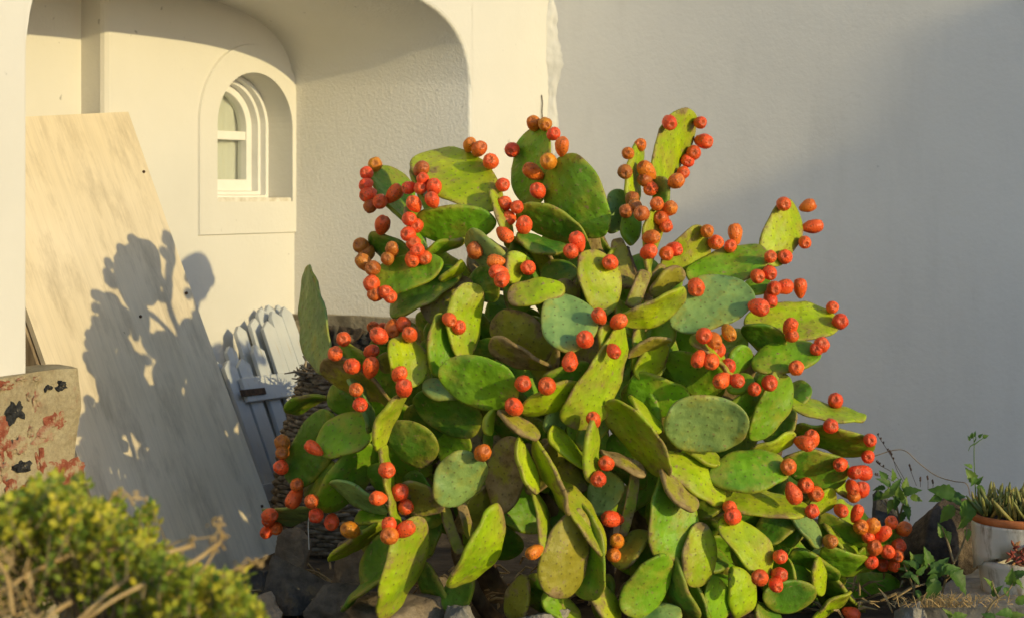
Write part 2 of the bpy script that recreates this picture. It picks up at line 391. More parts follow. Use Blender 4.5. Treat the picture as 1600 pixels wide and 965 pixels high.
# raised plaster band round the window
def band_mesh():
    V = []; Fc = []; D0 = DB - 0.008; D1 = DB + 0.002
    OUT = 0.318; OR = 0.285
    inn = [(O0, ZB)] + inner + [(O1, ZB)]
    out = [(0.0, EYE - 0.137)] + [(max(0.0, OC - OUT * math.cos(math.pi * i / 28)), ZS + OR * math.sin(math.pi * i / 28)) for i in range(29)] + [(OC + OUT, EYE - 0.137)]
    for (s, z) in inn: V.append(W(S0 + s, D0, z))
    for (s, z) in out: V.append(W(S0 + s, D0, z))
    for (s, z) in out: V.append(W(S0 + s + (0.004 if s > OC else 0), D1, z - (0.004 if z < EYE else -0.003)))
    n = len(inn)
    for i in range(n):
        j = (i + 1) % n
        Fc.append((i, j, n + j, n + i)); Fc.append((n + i, n + j, 2 * n + j, 2 * n + i))
    return mesh('window_surround', V, Fc)
me = band_mesh(); flip_out(me); at(link('window_surround', me, M_white, bld), BL)
# the window itself
win = bpy.data.objects.new('window', mesh('window', [], [])); 
def arch_band(o_in, o_out, d0, d1, name, mat, par, zb_in, zb_out):
    # o_* = (half width, rise); closed band including the sill side
    def loop(hw, ri, zb): return [(OC - hw, zb)] + [(OC - hw * math.cos(math.pi * i / 28), ZS + ri * math.sin(math.pi * i / 28)) for i in range(29)] + [(OC + hw, zb)]
    a = loop(*o_in, zb_in); b = loop(*o_out, zb_out); n = len(a); V = []; Fc = []
    for d in (d0, d1):
        for L in (a, b):
            for (s, z) in L: V.append(W(S0 + s, DB + d, z))
    for i in range(n):
        j = (i + 1) % n
        Fc += [(i, j, n + j, n + i), (2 * n + i, 3 * n + i, 3 * n + j, 2 * n + j), (i, 2 * n + i, 2 * n + j, j), (n + i, n + j, 3 * n + j, 3 * n + i)]
    me = mesh(name, V, Fc); flip_out(me); o = at(link(name, me, mat, par), PL); bevel(o, 0.003, 2); return o
PL = BL.copy()
wcas = arch_band((OH - 0.018, RI - 0.016), (OH - 0.001, RI - 0.001), 0.095, 0.185, 'window', M_frame, bld, ZB + 0.022, ZB + 0.001)
PLW = BL.copy(); PL = Vector((0, 0, 0))
def sub(o): o.location = (0, 0, 0); return o
def wpart(*a):
    global PL
    PL = Vector((0, 0, 0)); o = arch_band(*a); o.location = (0, 0, 0); return o
wpart((OH - 0.034, RI - 0.031), (OH - 0.0182, RI - 0.0162), 0.118, 0.186, 'frame', M_frame, wcas, ZB + 0.036, ZB + 0.0222)
wpart((OH - 0.066, RI - 0.058), (OH - 0.0342, RI - 0.0312), 0.146, 0.187, 'sash', M_frame, wcas, ZB + 0.078, ZB + 0.0362)
zt = ZB + 0.235
me = box_mesh('transom', W(S0 + OC, DB + 0.168, zt), AX, BX, Vector((0, 0, 1)), OH - 0.067, 0.017, 0.015); link('transom', me, M_frame, wcas)
sl = box_mesh('sill', W(S0 + OC, DB + 0.07, ZB + 0.004), AX, BX, Vector((0, 0, 1)), OH - 0.002, 0.075, 0.010)
sl = link('sill', sl, M_sill, wcas); bevel(sl, 0.004)
# panes: lower rectangle and upper arch
hwp = OH - 0.062
def pane(pts):
    V = [W(S0 + s, DB + d, z) for d in (0.170, 0.174) for s, z in pts]; n = len(pts)
    Fc = [tuple(range(n)), tuple(range(2 * n - 1, n - 1, -1))] + [(i, (i + 1) % n, n + (i + 1) % n, n + i) for i in range(n)]
    me = mesh('pane', V, Fc); flip_out(me); link('pane', me, M_glass, wcas)
pane([(OC - hwp, ZB + 0.07), (OC - hwp, zt - 0.016), (OC + hwp, zt - 0.016), (OC + hwp, ZB + 0.07)])
pane([(OC - hwp, zt + 0.016)] + [(OC - hwp * math.cos(math.pi * i / 20), ZS + (RI - 0.054) * math.sin(math.pi * i / 20)) for i in range(21)] + [(OC + hwp, zt + 0.016)])
cv = []; cf = []
for i in range(41):
    s = OC - OH + 2 * OH * i / 40; d = DB + 0.196 + 0.004 * math.sin(i * 1.3) + 0.004 * math.sin(i * 0.57)
    cv += [W(S0 + s, d, ZB - 0.05), W(S0 + s, d, ZS + RI + 0.05)]
for i in range(40): cf.append((2 * i, 2 * i + 2, 2 * i + 3, 2 * i + 1))
link('curtain', mesh('curtain', cv, cf, True), M_curtain, wcas)

# irregular blob used for stones and rocks
def blob(name, rx, ry, rz, seed, sub=3, rough=0.28, fac=1.7, cut=0.0):
    bm = bmesh.new(); bmesh.ops.create_icosphere(bm, subdivisions=sub, radius=1)
    for v in bm.verts:
        p = v.co.copy()
        d = 1 + rough * noise.noise(p * fac + Vector((seed * 7.3, seed * 3.1, seed))) + rough * 0.45 * (abs(noise.noise(p * fac * 2.3 + Vector((seed, seed * 5.1, 0)))) * 2 - 0.5) + rough * 0.10 * noise.noise(p * fac * 8 + Vector((seed, 1, 0)))
        q = p * d
        m = max(abs(q.x), abs(q.y), abs(q.z)); q = q * (0.72 + 0.28 / max(m, 0.6)) if cut else q
        v.co = Vector((q.x * rx, q.y * ry, q.z * rz))
    me = bpy.data.meshes.new(name); bm.to_mesh(me); bm.free(); return me
def hull_rock(name, rx, ry, rz, seed, npt=15):
    r = random.Random(seed * 13 + 5); bm = bmesh.new()
    for i in range(npt):
        v = Vector((r.gauss(0, 1), r.gauss(0, 1), r.gauss(0, 1))).normalized() * r.uniform(0.9, 1.08)
        m = max(abs(v.x), abs(v.y), abs(v.z)); v = v * (0.6 + 0.4 / m) * 0.92
        bm.verts.new(v)
    res = bmesh.ops.convex_hull(bm, input=bm.verts)
    for g_ in [e for e in res['geom_interior'] if isinstance(e, bmesh.types.BMVert)]: bm.verts.remove(g_)
    bmesh.ops.triangulate(bm, faces=bm.faces)
    for _ in range(4): bmesh.ops.subdivide_edges(bm, edges=bm.edges, cuts=1, use_grid_fill=True)
    bmesh.ops.smooth_vert(bm, verts=bm.verts, factor=0.5, use_axis_x=True, use_axis_y=True, use_axis_z=True)
    for v in bm.verts:
        p = v.co.copy()
        d = 1 + 0.10 * noise.noise(p * 2.2 + Vector((seed, 2, 0))) + 0.055 * (0.5 - abs(noise.noise(p * 5 + Vector((seed, 7, 1))))) + 0.03 * noise.noise(p * 13 + Vector((3, seed, 1)))
        v.co = Vector((p.x * rx * d, p.y * ry * d, p.z * rz * d))
    me = bpy.data.meshes.new(name); bm.to_mesh(me); bm.free(); flip_out(me); return me
def face_blob(name, w, h, dep, seed, sub=2):       # a stone lying in a wall face: x along, z up, y out of the face
    return blob(name, w / 2, dep, h / 2, seed, 3, 1.0, 2.1, 1)
def orient(o, ax, out):                            # local x -> ax, local y -> out
    z = Vector((0, 0, 1)); o.rotation_mode = 'QUATERNION'
    o.rotation_quaternion = Matrix((ax, out, z)).transposed().to_quaternion()

# stone plinth under the left pier
def rough_box(name, c, hx, hy, hz, amp, seed, n=14):
    bm = bmesh.new(); bmesh.ops.create_cube(bm, size=2)
    bmesh.ops.subdivide_edges(bm, edges=bm.edges, cuts=n, use_grid_fill=True)
    for v in bm.verts:
        p = c + AX * (v.co.x * hx) + BX * (v.co.y * hy) + Vector((0, 0, v.co.z * hz))
        nn = noise.noise_vector(p * 9 + Vector((seed, 0, 0))) * amp + noise.noise_vector(p * 28 + Vector((seed, 3, 0))) * amp * 0.4
        v.co = p + nn
    me = bpy.data.meshes.new(name); bm.to_mesh(me); bm.free(); flip_out(me); return me
ZP = EYE - 0.43
PE = 2.786 - 0.145       # s of the plinth's right end
cpl = W((PE + 4.2) / 2, 0.19, ZP / 2)
plinth = at(link('plinth', rough_box('plinth', cpl, (4.2 - PE) / 2, 0.22, ZP / 2, 0.012, 3, 22), M_mortar, bld), BL)
PLN = [ # px, py, w, h, material
 (83, 655, 24, 26, 'r'), (93, 603, 15, 18, 'b'), (22, 642, 25, 36, 'b'), (72, 605, 11, 14, 'b'), (34, 728, 23, 17, 'b'),
 (100, 738, 38, 32, 'r2'), (60, 720, 9, 30, 'r'), (2, 688, 20, 44, 'r'), (27, 695, 18, 22, 'p'), (66, 678, 20, 20, 'p'),
 (14, 760, 14, 18, 'r'), (40, 758, 15, 17, 'r'), (53, 625, 7, 22, 'p'), (5, 602, 18, 12, 'r'), (45, 672, 6, 16, 'p'), (2, 735, 12, 24, 'p'), (75, 775, 22, 18, 'r'), (106, 765, 10, 10, 'r'), (42, 619, 5, 10, 'p'), (32, 592, 12, 6, 'p'), (55, 590, 10, 6, 'p')]
mm = {'r': M_red, 'r2': M_red, 'b': M_black, 'p': M_pink}
def ray_plane(x, y, p0, n):
    d = px(x, y, 1.0) - Vector((0, 0, EYE)); e = Vector((0, 0, EYE)); t = (p0 - e).dot(n) / d.dot(n); return e + d * t
for i, (x, y, w, h, k) in enumerate(PLN):
    p = ray_plane(x, y, W(0, -0.026, 0), BX)
    sx = w / F * p.y / 0.62; sz = h / F * p.y
    gk = 1.0 if k == 'b' else 1.3
    o = link('stone', face_blob('stone', sx * gk, sz * gk, 0.0095, i + 2), mm[k], plinth); o.location = p ; orient(o, AX, -BX)
# rubble plinth along the recess's side wall and round the corner strip
sb = at(link('side_plinth', rough_box('side_plinth', W(S0 + 0.03, 0.36, ZP / 2), 0.035, 0.37, ZP / 2, 0.010, 9, 12), M_oldmortar, bld), BL)
for r in range(6):
    for c_ in range(7):
        d = 0.05 + c_ * 0.1 + rnd.uniform(-0.02, 0.02) + (0.05 if r % 2 else 0); z = ZP - 0.085 - r * 0.105 + rnd.uniform(-0.02, 0.02)
        o = link('stone', face_blob('stone', rnd.uniform(0.07, 0.125), rnd.uniform(0.06, 0.11), 0.025, rnd.random() * 90), rnd.choice([M_rubble, M_rubble, M_black, M_oldmortar]), sb)
        o.location = W(S0 + 0.062, d, z); orient(o, BX, AX)
at(link('corner_plinth', rough_box('corner_plinth', W(0.34, -0.03, ZP / 2), 0.33, 0.045, ZP / 2, 0.012, 19, 10), M_oldmortar, bld), BL)
# torn plaster seam in the corner
sv = []; sf = []; NS = 70
for i in range(NS + 1):
    z = EYE + 0.12 + 0.62 * i / NS; t = i / NS
    env = max(0.0, math.sin(math.pi * min(1, max(0, (t - 0.02) / 0.96)))) ** 0.5
    a = (0.030 + 0.022 * noise.noise(Vector((z * 9, 1.5, 0))) + 0.012 * noise.noise(Vector((z * 37, 4, 0)))) * env + 0.002
    b = (0.040 + 0.030 * noise.noise(Vector((z * 8, 8.5, 0))) + 0.014 * noise.noise(Vector((z * 41, 2, 0)))) * env + 0.002
    for k in range(7):
        u = k / 6; bulge = 0.006 * math.sin(math.pi * u) * (1 + 1.2 * noise.noise(Vector((z * 30, u * 4, 9))))
        s = a * (1 - u) ** 1.4 + 0.0005 + bulge * 0.7; d = -(b * u ** 1.4 + 0.0005) - bulge * 0.7
        sv.append(W(s, d, z))
for i in range(NS):
    for k in range(6): sf.append((i * 7 + k, i * 7 + k + 1, (i + 1) * 7 + k + 1, (i + 1) * 7 + k))
at(link('plaster_seam', mesh('plaster_seam', sv, sf, True), M_white, bld), BL)
hook = [W(0.077, -0.003, EYE + 0.362), W(0.076, -0.006, EYE + 0.335), W(0.078, -0.005, EYE + 0.30), W(0.077, -0.007, EYE + 0.262), W(0.074, -0.012, EYE + 0.255)]
tv, tf = tube(hook, 0.0022, 5); wr = link('wire_hook', mesh('wire_hook', tv, tf), M_rust)
tag(wr, 'thin bent wire hanging on the white wall above the cactus top', 'wire')

# right-hand wall
rw = box_mesh('white_wall', O + BX * 4.0 + AX * 0.15 + Vector((0, 0, 1.7)), AX, BX, Vector((0, 0, 1)), 0.15, 4.0, 1.7)
rw = link('white_wall', rw, M_right); tag(rw, 'tall plain white plaster wall half in shadow behind the cactus', 'wall')
# ground
gm = mesh('ground', [(-300, -300, 0), (300, -300, 0), (300, 300, 0), (-300, 300, 0)], [(0, 1, 2, 3)])
g = link('ground', gm, M_soil); g['kind'] = 'structure'

# neighbouring house outside the frame, whose roofline shades the right wall
LW = Vector((-SUNH.y, SUNH.x, 0)); LW = LW if LW.x > 0 else -LW
US = -SUNH
def wall_hit(x, y):
    p = ray_plane(x, y, O, AX); u = p.dot(US); return p.dot(LW), p.z + TANEL * (5.0 - u)
prof = [wall_hit(x, y) for x, y in ((1100, 320), (1230, 262), (1310, 225), (1335, 185), (1370, 110), (1440, 42), (1540, 2))]
wl0 = prof[0][0] - 0.10
pts = [(wl0, 0), (wl0, prof[0][1] - 0.06), (wl0 + 0.08, prof[0][1])] + prof + [(prof[-1][0] + 0.4, prof[-1][1] + 0.02), (prof[-1][0] + 1.6, prof[-1][1]), (prof[-1][0] + 1.8, prof[-1][1] - 0.3), (prof[-1][0] + 4, prof[-1][1] - 0.4), (prof[-1][0] + 4, 0)]
nv = []; n = len(pts)
for u in (5.0, 9.0):
    for w, z in pts: q = LW * w + US * u; nv.append((q.x, q.y, z))
nf = [tuple(range(n)), tuple(range(2 * n - 1, n - 1, -1))] + [(i, (i + 1) % n, n + (i + 1) % n, n + i) for i in range(n)]
nm = mesh('neighbouring_house', nv, nf); flip_out(nm)
nh = link('neighbouring_house', nm, M_right); tag(nh, 'white neighbouring house with rounded parapet outside the picture on the right', 'house')

# ------------------------------------------------------------------ leaning board
def board():
    T = W(S0 + 0.955, DB - 0.012, EYE + 0.2527)
    Bm = px(440, 858, 5.79)
    down = (Bm - T); Lb = down.length; down = down.normalized()
    left = (-AX * 0.73 + Vector((0, 0, -0.05))); left = (left - down * left.dot(down)).normalized()
    nrm = down.cross(left).normalized()
    if nrm.dot(BX) < 0: nrm = -nrm
    root = empty('plywood_board', Bm, 'tall weathered plywood board leaning inside the arched recess', 'board')
    wd, th = 0.735, 0.016
    V = []; Fc = []; uv = []
    nx, ny = 8, 16
    for k in (0, 1):
        for j in range(ny + 1):
            for i in range(nx + 1):
                a = i / nx; b = j / ny
                warp = 0.010 * math.sin(math.pi * b) * (a - 0.5)
                V.append(T + left * (wd * a) + down * (Lb * b) + nrm * (th * (1 - k) + warp) - Bm)
    st = (nx + 1) * (ny + 1)
    for k in (0, 1):
        for j in range(ny):
            for i in range(nx):
                q = k * st + j * (nx + 1) + i; Fc.append((q, q + 1, q + nx + 2, q + nx + 1))
    rim = [i for i in range(nx + 1)] + [(j) * (nx + 1) + nx for j in range(1, ny + 1)] + [ny * (nx + 1) + i for i in range(nx - 1, -1, -1)] + [j * (nx + 1) for j in range(ny - 1, 0, -1)]
    for a, b in zip(rim, rim[1:] + rim[:1]): Fc.append((a, b, st + b, st + a))
    me = mesh('panel', V, Fc); flip_out(me)
    ul = me.uv_layers.new(name='UVMap')
    for lp in me.loops:
        p = me.vertices[lp.vertex_index].co + Bm - T
        ul.data[lp.index].uv = (p.dot(left), p.dot(down))
    link('panel', me, M_board, root)
    c = T + left * (wd - 0.012) + down * (Lb / 2) - nrm * 0.026 - Bm
    b = link('batten', box_mesh('batten', c, left, down, nrm, 0.020, Lb / 2 - 0.01, 0.025), M_oldwood, root); bevel(b, 0.003)
    c = T + left * 0.03 + down * (Lb / 2) - nrm * 0.016 - Bm
    b = link('batten', box_mesh('batten', c, left, down, nrm, 0.022, Lb / 2 - 0.02, 0.015), M_oldwood, root)
    for a, bb in ((0.03, 0.14), (0.035, 0.42), (0.04, 0.9), (0.28, 0.45)):
        p = T + left * a + down * (bb * Lb) + nrm * (th + 0.001) - Bm
        bm = bmesh.new(); bmesh.ops.create_uvsphere(bm, u_segments=8, v_segments=5, radius=0.005); me = bpy.data.meshes.new('nail'); bm.to_mesh(me); bm.free()
        link('nail', me, M_rust, root, p)
board()

# ------------------------------------------------------------------ picket gates
def slat_mesh(w, L, th, seed):
    r = random.Random(seed); V = []; Fc = []
    tipdx = r.uniform(-0.15, 0.2)
    prof = [(-w / 2, 0), (w / 2, 0), (w / 2, L - w * 0.40), (w * tipdx, L), (-w / 2, L - w * r.uniform(0.3, 0.5))]
    n = len(prof)
    for d in (0, th):
        for (x, z) in prof: V.append((x + r.uniform(-1, 1) * 0.002, d, z))
    Fc = [tuple(range(n)), tuple(range(2 * n - 1, n - 1, -1))] + [(i, (i + 1) % n, n + (i + 1) % n, n + i) for i in range(n)]
    me = mesh('slat', V, Fc); flip_out(me); return me
def gate(label, tops, foot, off, rails, plate):
    # foot: distance of the gate's foot from the back wall; the plane leans back onto the wall
    s_mid = 0.3
    root = empty('picket_gate', W(S0 + s_mid, DB - foot, 0), label, 'gate', None)
    RL = root.location
    htop = 0.72
    lean = math.atan2(foot - off, htop)
    upv = (Vector((0, 0, 1)) * math.cos(lean) - BX * math.sin(lean)).normalized()
    out = AX.cross(upv).normalized()
    if out.dot(BX) < 0: out = -out
    for i, (x, y, w) in enumerate(tops):
        p = ray_plane(x, y, W(S0, DB - foot, 0), out)
        L = (p.z) / upv.z
        b = p - upv * L
        o = link('slat', slat_mesh(w * 0.86, L, 0.016, i * 5 + int(foot * 100)), M_gate, root)
        o.location = b - RL + out * (0.003 * (i % 2)); o.rotation_mode = 'QUATERNION'
        o.rotation_quaternion = Matrix((out.cross(upv).normalized(), out, upv)).transposed().to_quaternion() @ Matrix.Rotation(rnd.uniform(-0.02, 0.02), 3, 'Y').to_quaternion()
        bevel(o, 0.0015, 1)
    for (x0, y0, x1, y1, hh) in rails:
        a = ray_plane(x0, y0, W(S0, DB - foot, 0) + out * 0.028, out); b = ray_plane(x1, y1, W(S0, DB - foot, 0) + out * 0.028, out)
        ax = (b - a).normalized(); up2 = out.cross(ax); up2 = up2 if up2.z > 0 else -up2
        r = link('rail', box_mesh('rail', (a + b) / 2 - RL, ax, out, up2, (b - a).length / 2, 0.009, hh), M_gate, root); bevel(r, 0.003)
    if plate:
        a = ray_plane(*plate[:2], W(S0, DB - foot, 0) + out * 0.040, out); b = ray_plane(*plate[2:], W(S0, DB - foot, 0) + out * 0.040, out)
        ax = (b - a).normalized(); up2 = out.cross(ax)
        link('latch_plate', box_mesh('latch_plate', (a + b) / 2 - RL, ax, out, up2, (b - a).length / 2, 0.003, 0.011), M_rust, root)
gate('front one of two weathered white picket gates, with rail and dark latch plate',
     [(353, 564, .072), (374, 562, .076), (393, 540, .076), (408, 504, .078), (424, 487, .078), (441, 481, .075)], 0.36, 0.06,
     [(380, 610, 470, 598, 0.042), (385, 776, 470, 760, 0.03)], (377, 614, 414, 610))
gate('rear one of two weathered white picket gates, only its pointed slat tops showing',
     [(334, 566, .06), (354, 542, .062), (371, 510, .066), (387, 499, .066), (400, 483, .066), (415, 478, .066), (427, 478, .05)], 0.29, 0.02,
     [(380, 605, 470, 592, 0.03)], None)

# ------------------------------------------------------------------ wicker basket
def basket():
    c = px(545, 800, 6.02); c.z = 0
    root = empty('wicker_basket', c, 'tall round wicker basket of grey twigs half hidden behind the cactus', 'basket')
    nst = 30; H = 0.555; nr = 40
    def R(z): t = z / H; return 0.185 + 0.05 * math.sin(math.pi * min(1, t * 0.75 + 0.25)) - 0.045 * t * t
    for k in range(nst):
        a = 2 * math.pi * k / nst
        pts = [Vector((R(z) * math.cos(a), R(z) * math.sin(a), z)) for z in [H * i / 8 for i in range(9)]]
        pts.append(pts[-1] + Vector((math.cos(a) * rnd.uniform(-0.02, 0.03), math.sin(a) * 0.02, rnd.uniform(0.01, 0.05))))
        tv, tf = tube(pts, 0.004, 4); link('stake', mesh('stake', tv, tf, True), M_wick, root)
    for j in range(nr):
        z = 0.012 + (H - 0.02) * j / (nr - 1); pts = []
        for k in range(nst * 2 + 1):
            a = math.pi * k / nst + 0.01
            wv = 0.0085 * (1 if (k // 2 + j) % 2 else -1) * (1 if k % 2 else 0.35)
            rr = R(z) + wv + 0.004 * noise.noise(Vector((a * 2, z * 30, 1)))
            pts.append(Vector((rr * math.cos(a), rr * math.sin(a), z + 0.009 * noise.noise(Vector((a * 3, z * 9, 5))))))
        tv, tf = tube(pts, rnd.uniform(0.0072, 0.0086), 5); link('strand', mesh('strand', tv, tf, True), M_wick, root)
    V = []; Fc = []
    for k in range(150):        # frayed twig ends round the rim
        a = rnd.uniform(0, 2 * math.pi); r = R(H) + rnd.uniform(-0.012, 0.018)
        p = Vector((r * math.cos(a), r * math.sin(a), H + rnd.uniform(-0.03, 0.015)))
        tdir = Vector((-math.sin(a) * rnd.choice([-1, 1]) + rnd.uniform(-.4, .4), math.cos(a) + rnd.uniform(-.4, .4), rnd.uniform(-0.15, 0.5))).normalized()
        tube([p, p + tdir * 0.035, p + tdir * rnd.uniform(0.05, 0.09) + Vector((0, 0, rnd.uniform(-0.012, 0.012)))], [0.004, 0.0035, 0.0018], 4, V, Fc)
    link('frayed_rim', mesh('frayed_rim', V, Fc, True), M_wick, root, kind='stuff')
basket()

# ------------------------------------------------------------------ rocks
ROCKS = [ # px, py, half w, half h, Y, mat, label
 (478, 892, 64, 40, 5.25, M_rockd, 'big dark rough rock left of the cactus, beside the board foot'),
 (540, 940, 66, 32, 5.02, M_rockd, 'dark rock below the big rock at the lower left of the cactus'),
 (462, 836, 34, 14, 5.55, M_rockb, 'flat brown stone under the lowest left cactus fruits'),
 (565, 872, 45, 38, 5.35, M_rockb, 'brown stone behind the lower left cactus pads'),
 (610, 948, 85, 42, 4.92, M_rockb, 'large smooth brown stone under the lit hanging pad'),
 (720, 962, 42, 18, 4.88, M_rockg, 'small speckled grey stone at the bottom edge left of centre'),
 (842, 964, 66, 18, 4.90, M_rockg, 'wide speckled grey stone at the bottom edge in the centre'),
 (392, 942, 50, 24, 5.05, M_rockb, 'rounded brown stone between the bush and the dark rocks'),
 (400, 895, 28, 20, 5.4, M_rockd, 'small black stone at the foot of the board'),
 (1458, 830, 78, 64, 5.38, M_rubble, 'tall black rock with lichen top between cactus and white pot'),
 (1420, 955, 28, 24, 4.88, M_rockg, 'pale stone at the right foot of the cactus'),
 (680, 925, 40, 30, 5.15, M_rockb, 'brown stone in the shade under the cactus'),
 (1385, 812, 40, 50, 5.55, M_rockd, 'dark rock behind the rightmost cactus fruits')]
for i, (x, y, hw, hh, Y, m, lab) in enumerate(ROCKS):
    Y = Y - (0.22 if x < 1300 else 0.0); c = px(x, y, Y); k = Y / F
    top = c.z + hh * k; c.z = (top - 0.06) / 2
    o = link('rock', hull_rock('rock', hw * k * 1.10, hw * k * 0.85, (top + 0.06) / 2 * 1.08, i + 11), m, None, c)
    o.rotation_euler = (rnd.uniform(-.15, .15), rnd.uniform(-.12, .12), rnd.uniform(-.4, .4))
    tag(o, lab, 'rock'); o.data.polygons.foreach_set('use_smooth', [True] * len(o.data.polygons))

# ------------------------------------------------------------------ the prickly pear
CX, CY, RX, RY = 925.0, 690.0, 500.0, 520.0
def dome(x, y):
    r2 = ((x - CX) / RX) ** 2 + ((y - CY) / RY) ** 2
    return 5.44 - 0.76 * math.sqrt(max(0.0, 1 - min(1, r2))) - (0.08 if y > 850 else 0) + (0.00052 if x < CX else 0.00008) * (x - CX)
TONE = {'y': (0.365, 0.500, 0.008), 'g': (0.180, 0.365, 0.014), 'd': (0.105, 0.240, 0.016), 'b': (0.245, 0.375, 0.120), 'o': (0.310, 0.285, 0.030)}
croot_loc = px(930, 960, 5.2); croot_loc.z = 0
cactus = empty('prickly_pear_cactus', croot_loc, 'huge prickly pear cactus covered in red fruit in front of the white walls', 'cactus')
PADS = []
def pad_obj(bx, by, tx, ty, w, tone='g', lit=1, off=0.0, dt=0.0, bend=None, wear=None, stem=False, seed=None):
    r = random.Random(seed if seed is not None else int(bx * 31 + by * 17 + tx * 7 + ty * 3))
    ex, ey = (tx - bx) * 0.035, (ty - by) * 0.035
    bx, by, tx, ty = bx - ex, by - ey, tx + ex, ty + ey
    mx, my = (bx + tx) / 2, (by + ty) / 2
    Y0 = dome(mx, my) + off
    slope = 0.45 * (dome(tx, ty) - dome(bx, by))
    B = px(bx, by, Y0 - slope / 2 - dt / 2); T = px(tx, ty, Y0 + slope / 2 + dt / 2)
    a = T - B; L = a.length; a = a.normalized()
    k = Y0 / F; w = w * 1.14; wr = w * k
    th = r.uniform(0.013, 0.0185) if not stem else wr * 0.40
    eff = max(0.004, wr - th * 0.9)
    Wd = wr if stem else max(wr * (1.10 if lit > 0 else 1.05), 0.60 * L)
    ro = math.acos(min(0.985, eff / Wd)) if not stem else 0.3
    ro = min(ro, math.radians(80))
    v = ((B + T) / 2 - Vector((0, 0, EYE))).normalized(); n0 = (-v - a * (-v).dot(a)).normalized(); side = a.cross(n0)
    c1 = n0 * math.cos(ro) + side * math.sin(ro); c2 = n0 * math.cos(ro) - side * math.sin(ro)
    s = -SUND
    nn = c1 if (c1.dot(s) > c2.dot(s)) == (lit > 0) else c2
    sd_ = a.cross(nn).normalized()
    bend = r.uniform(-0.09, 0.11) if bend is None else bend
    tw = r.uniform(-0.45, 0.45); cup = r.uniform(-0.2, 0.3); ph = r.uniform(0, 6); ph2 = r.uniform(0, 6)
    aa, bb = (r.uniform(0.42, 0.64), r.uniform(0.34, 0.44)) if not stem else (0.14, 0.18)
    um = aa / (aa + bb); fm = um ** aa * (1 - um) ** bb
    NU, NV = 22, 20; V = []; Fc = []; UV = []; rim = []
    skew = r.uniform(-0.06, 0.06) * Wd; so_ = r.uniform(0, 50)
    for i in range(NU + 1):
        u = 0.5 - 0.5 * math.cos(math.pi * (0.02 + 0.978 * i / NU))
        f = (u ** aa) * ((1 - u) ** bb) / fm
        h = Wd / 2 * f * (1 + 0.035 * math.sin(5 * u + ph) + 0.018 * math.sin(13 * u + ph2))
        t = th / 2 * min(1.0, f ** 0.5 + 0.05) * (1.0 + 0.5 * max(0, 0.25 - u))
        h = max(h, t * 0.9)
        ang = tw * (u - 0.5); S_ = sd_ * math.cos(ang) + nn * math.sin(ang); N_ = nn * math.cos(ang) - sd_ * math.sin(ang)
        ctr = a * (u * L) + N_ * (bend * L * (4 * u * (1 - u) - 0.6)) + S_ * (skew * math.sin(math.pi * u))
        for j in range(NV):
            g_ = 2 * math.pi * j / NV; c, s_ = math.cos(g_), math.sin(g_)
            x = h * math.copysign(abs(c) ** 0.72, c); z = t * math.copysign(abs(s_) ** 0.58, s_)
            z += cup * (x * x) / max(Wd, 1e-4) + 0.009 * noise.noise(Vector((x * 20 + so_, u * L * 22, so_)))
            V.append(ctr + S_ * x + N_ * z); UV.append((x + so_, u * L)); rim.append(max(abs(c) ** 3, abs(2 * u - 1) ** 4))
    for i in range(NU):
        for j in range(NV):
            j2 = (j + 1) % NV; Fc.append((i * NV + j, i * NV + j2, (i + 1) * NV + j2, (i + 1) * NV + j))
    Fc.append(tuple(range(NV - 1, -1, -1))); Fc.append(tuple(NU * NV + j for j in range(NV)))
    me = mesh('pad', V, Fc, True); flip_out(me)
    ul = me.uv_layers.new(name='UVMap')
    li = np.empty(len(me.loops), dtype=np.int32); me.loops.foreach_get('vertex_index', li)
    ul.data.foreach_set('uv', np.array(UV, dtype=np.float32)[li].ravel())
    at_ = me.attributes.new('rim', 'FLOAT', 'POINT'); at_.data.foreach_set('value', np.array(rim, dtype=np.float32))
    o = link('pad', me, M_pad, cactus, B - croot_loc)
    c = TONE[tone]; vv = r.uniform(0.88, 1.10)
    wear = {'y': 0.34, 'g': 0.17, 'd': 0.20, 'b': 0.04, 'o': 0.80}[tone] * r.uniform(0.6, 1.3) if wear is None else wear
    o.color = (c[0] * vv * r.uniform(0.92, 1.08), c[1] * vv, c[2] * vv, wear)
    P = np.array([tuple(B + q) for q in V]); 
    PADS.append((o, B, T, P, nn, L, NU, NV)); return o

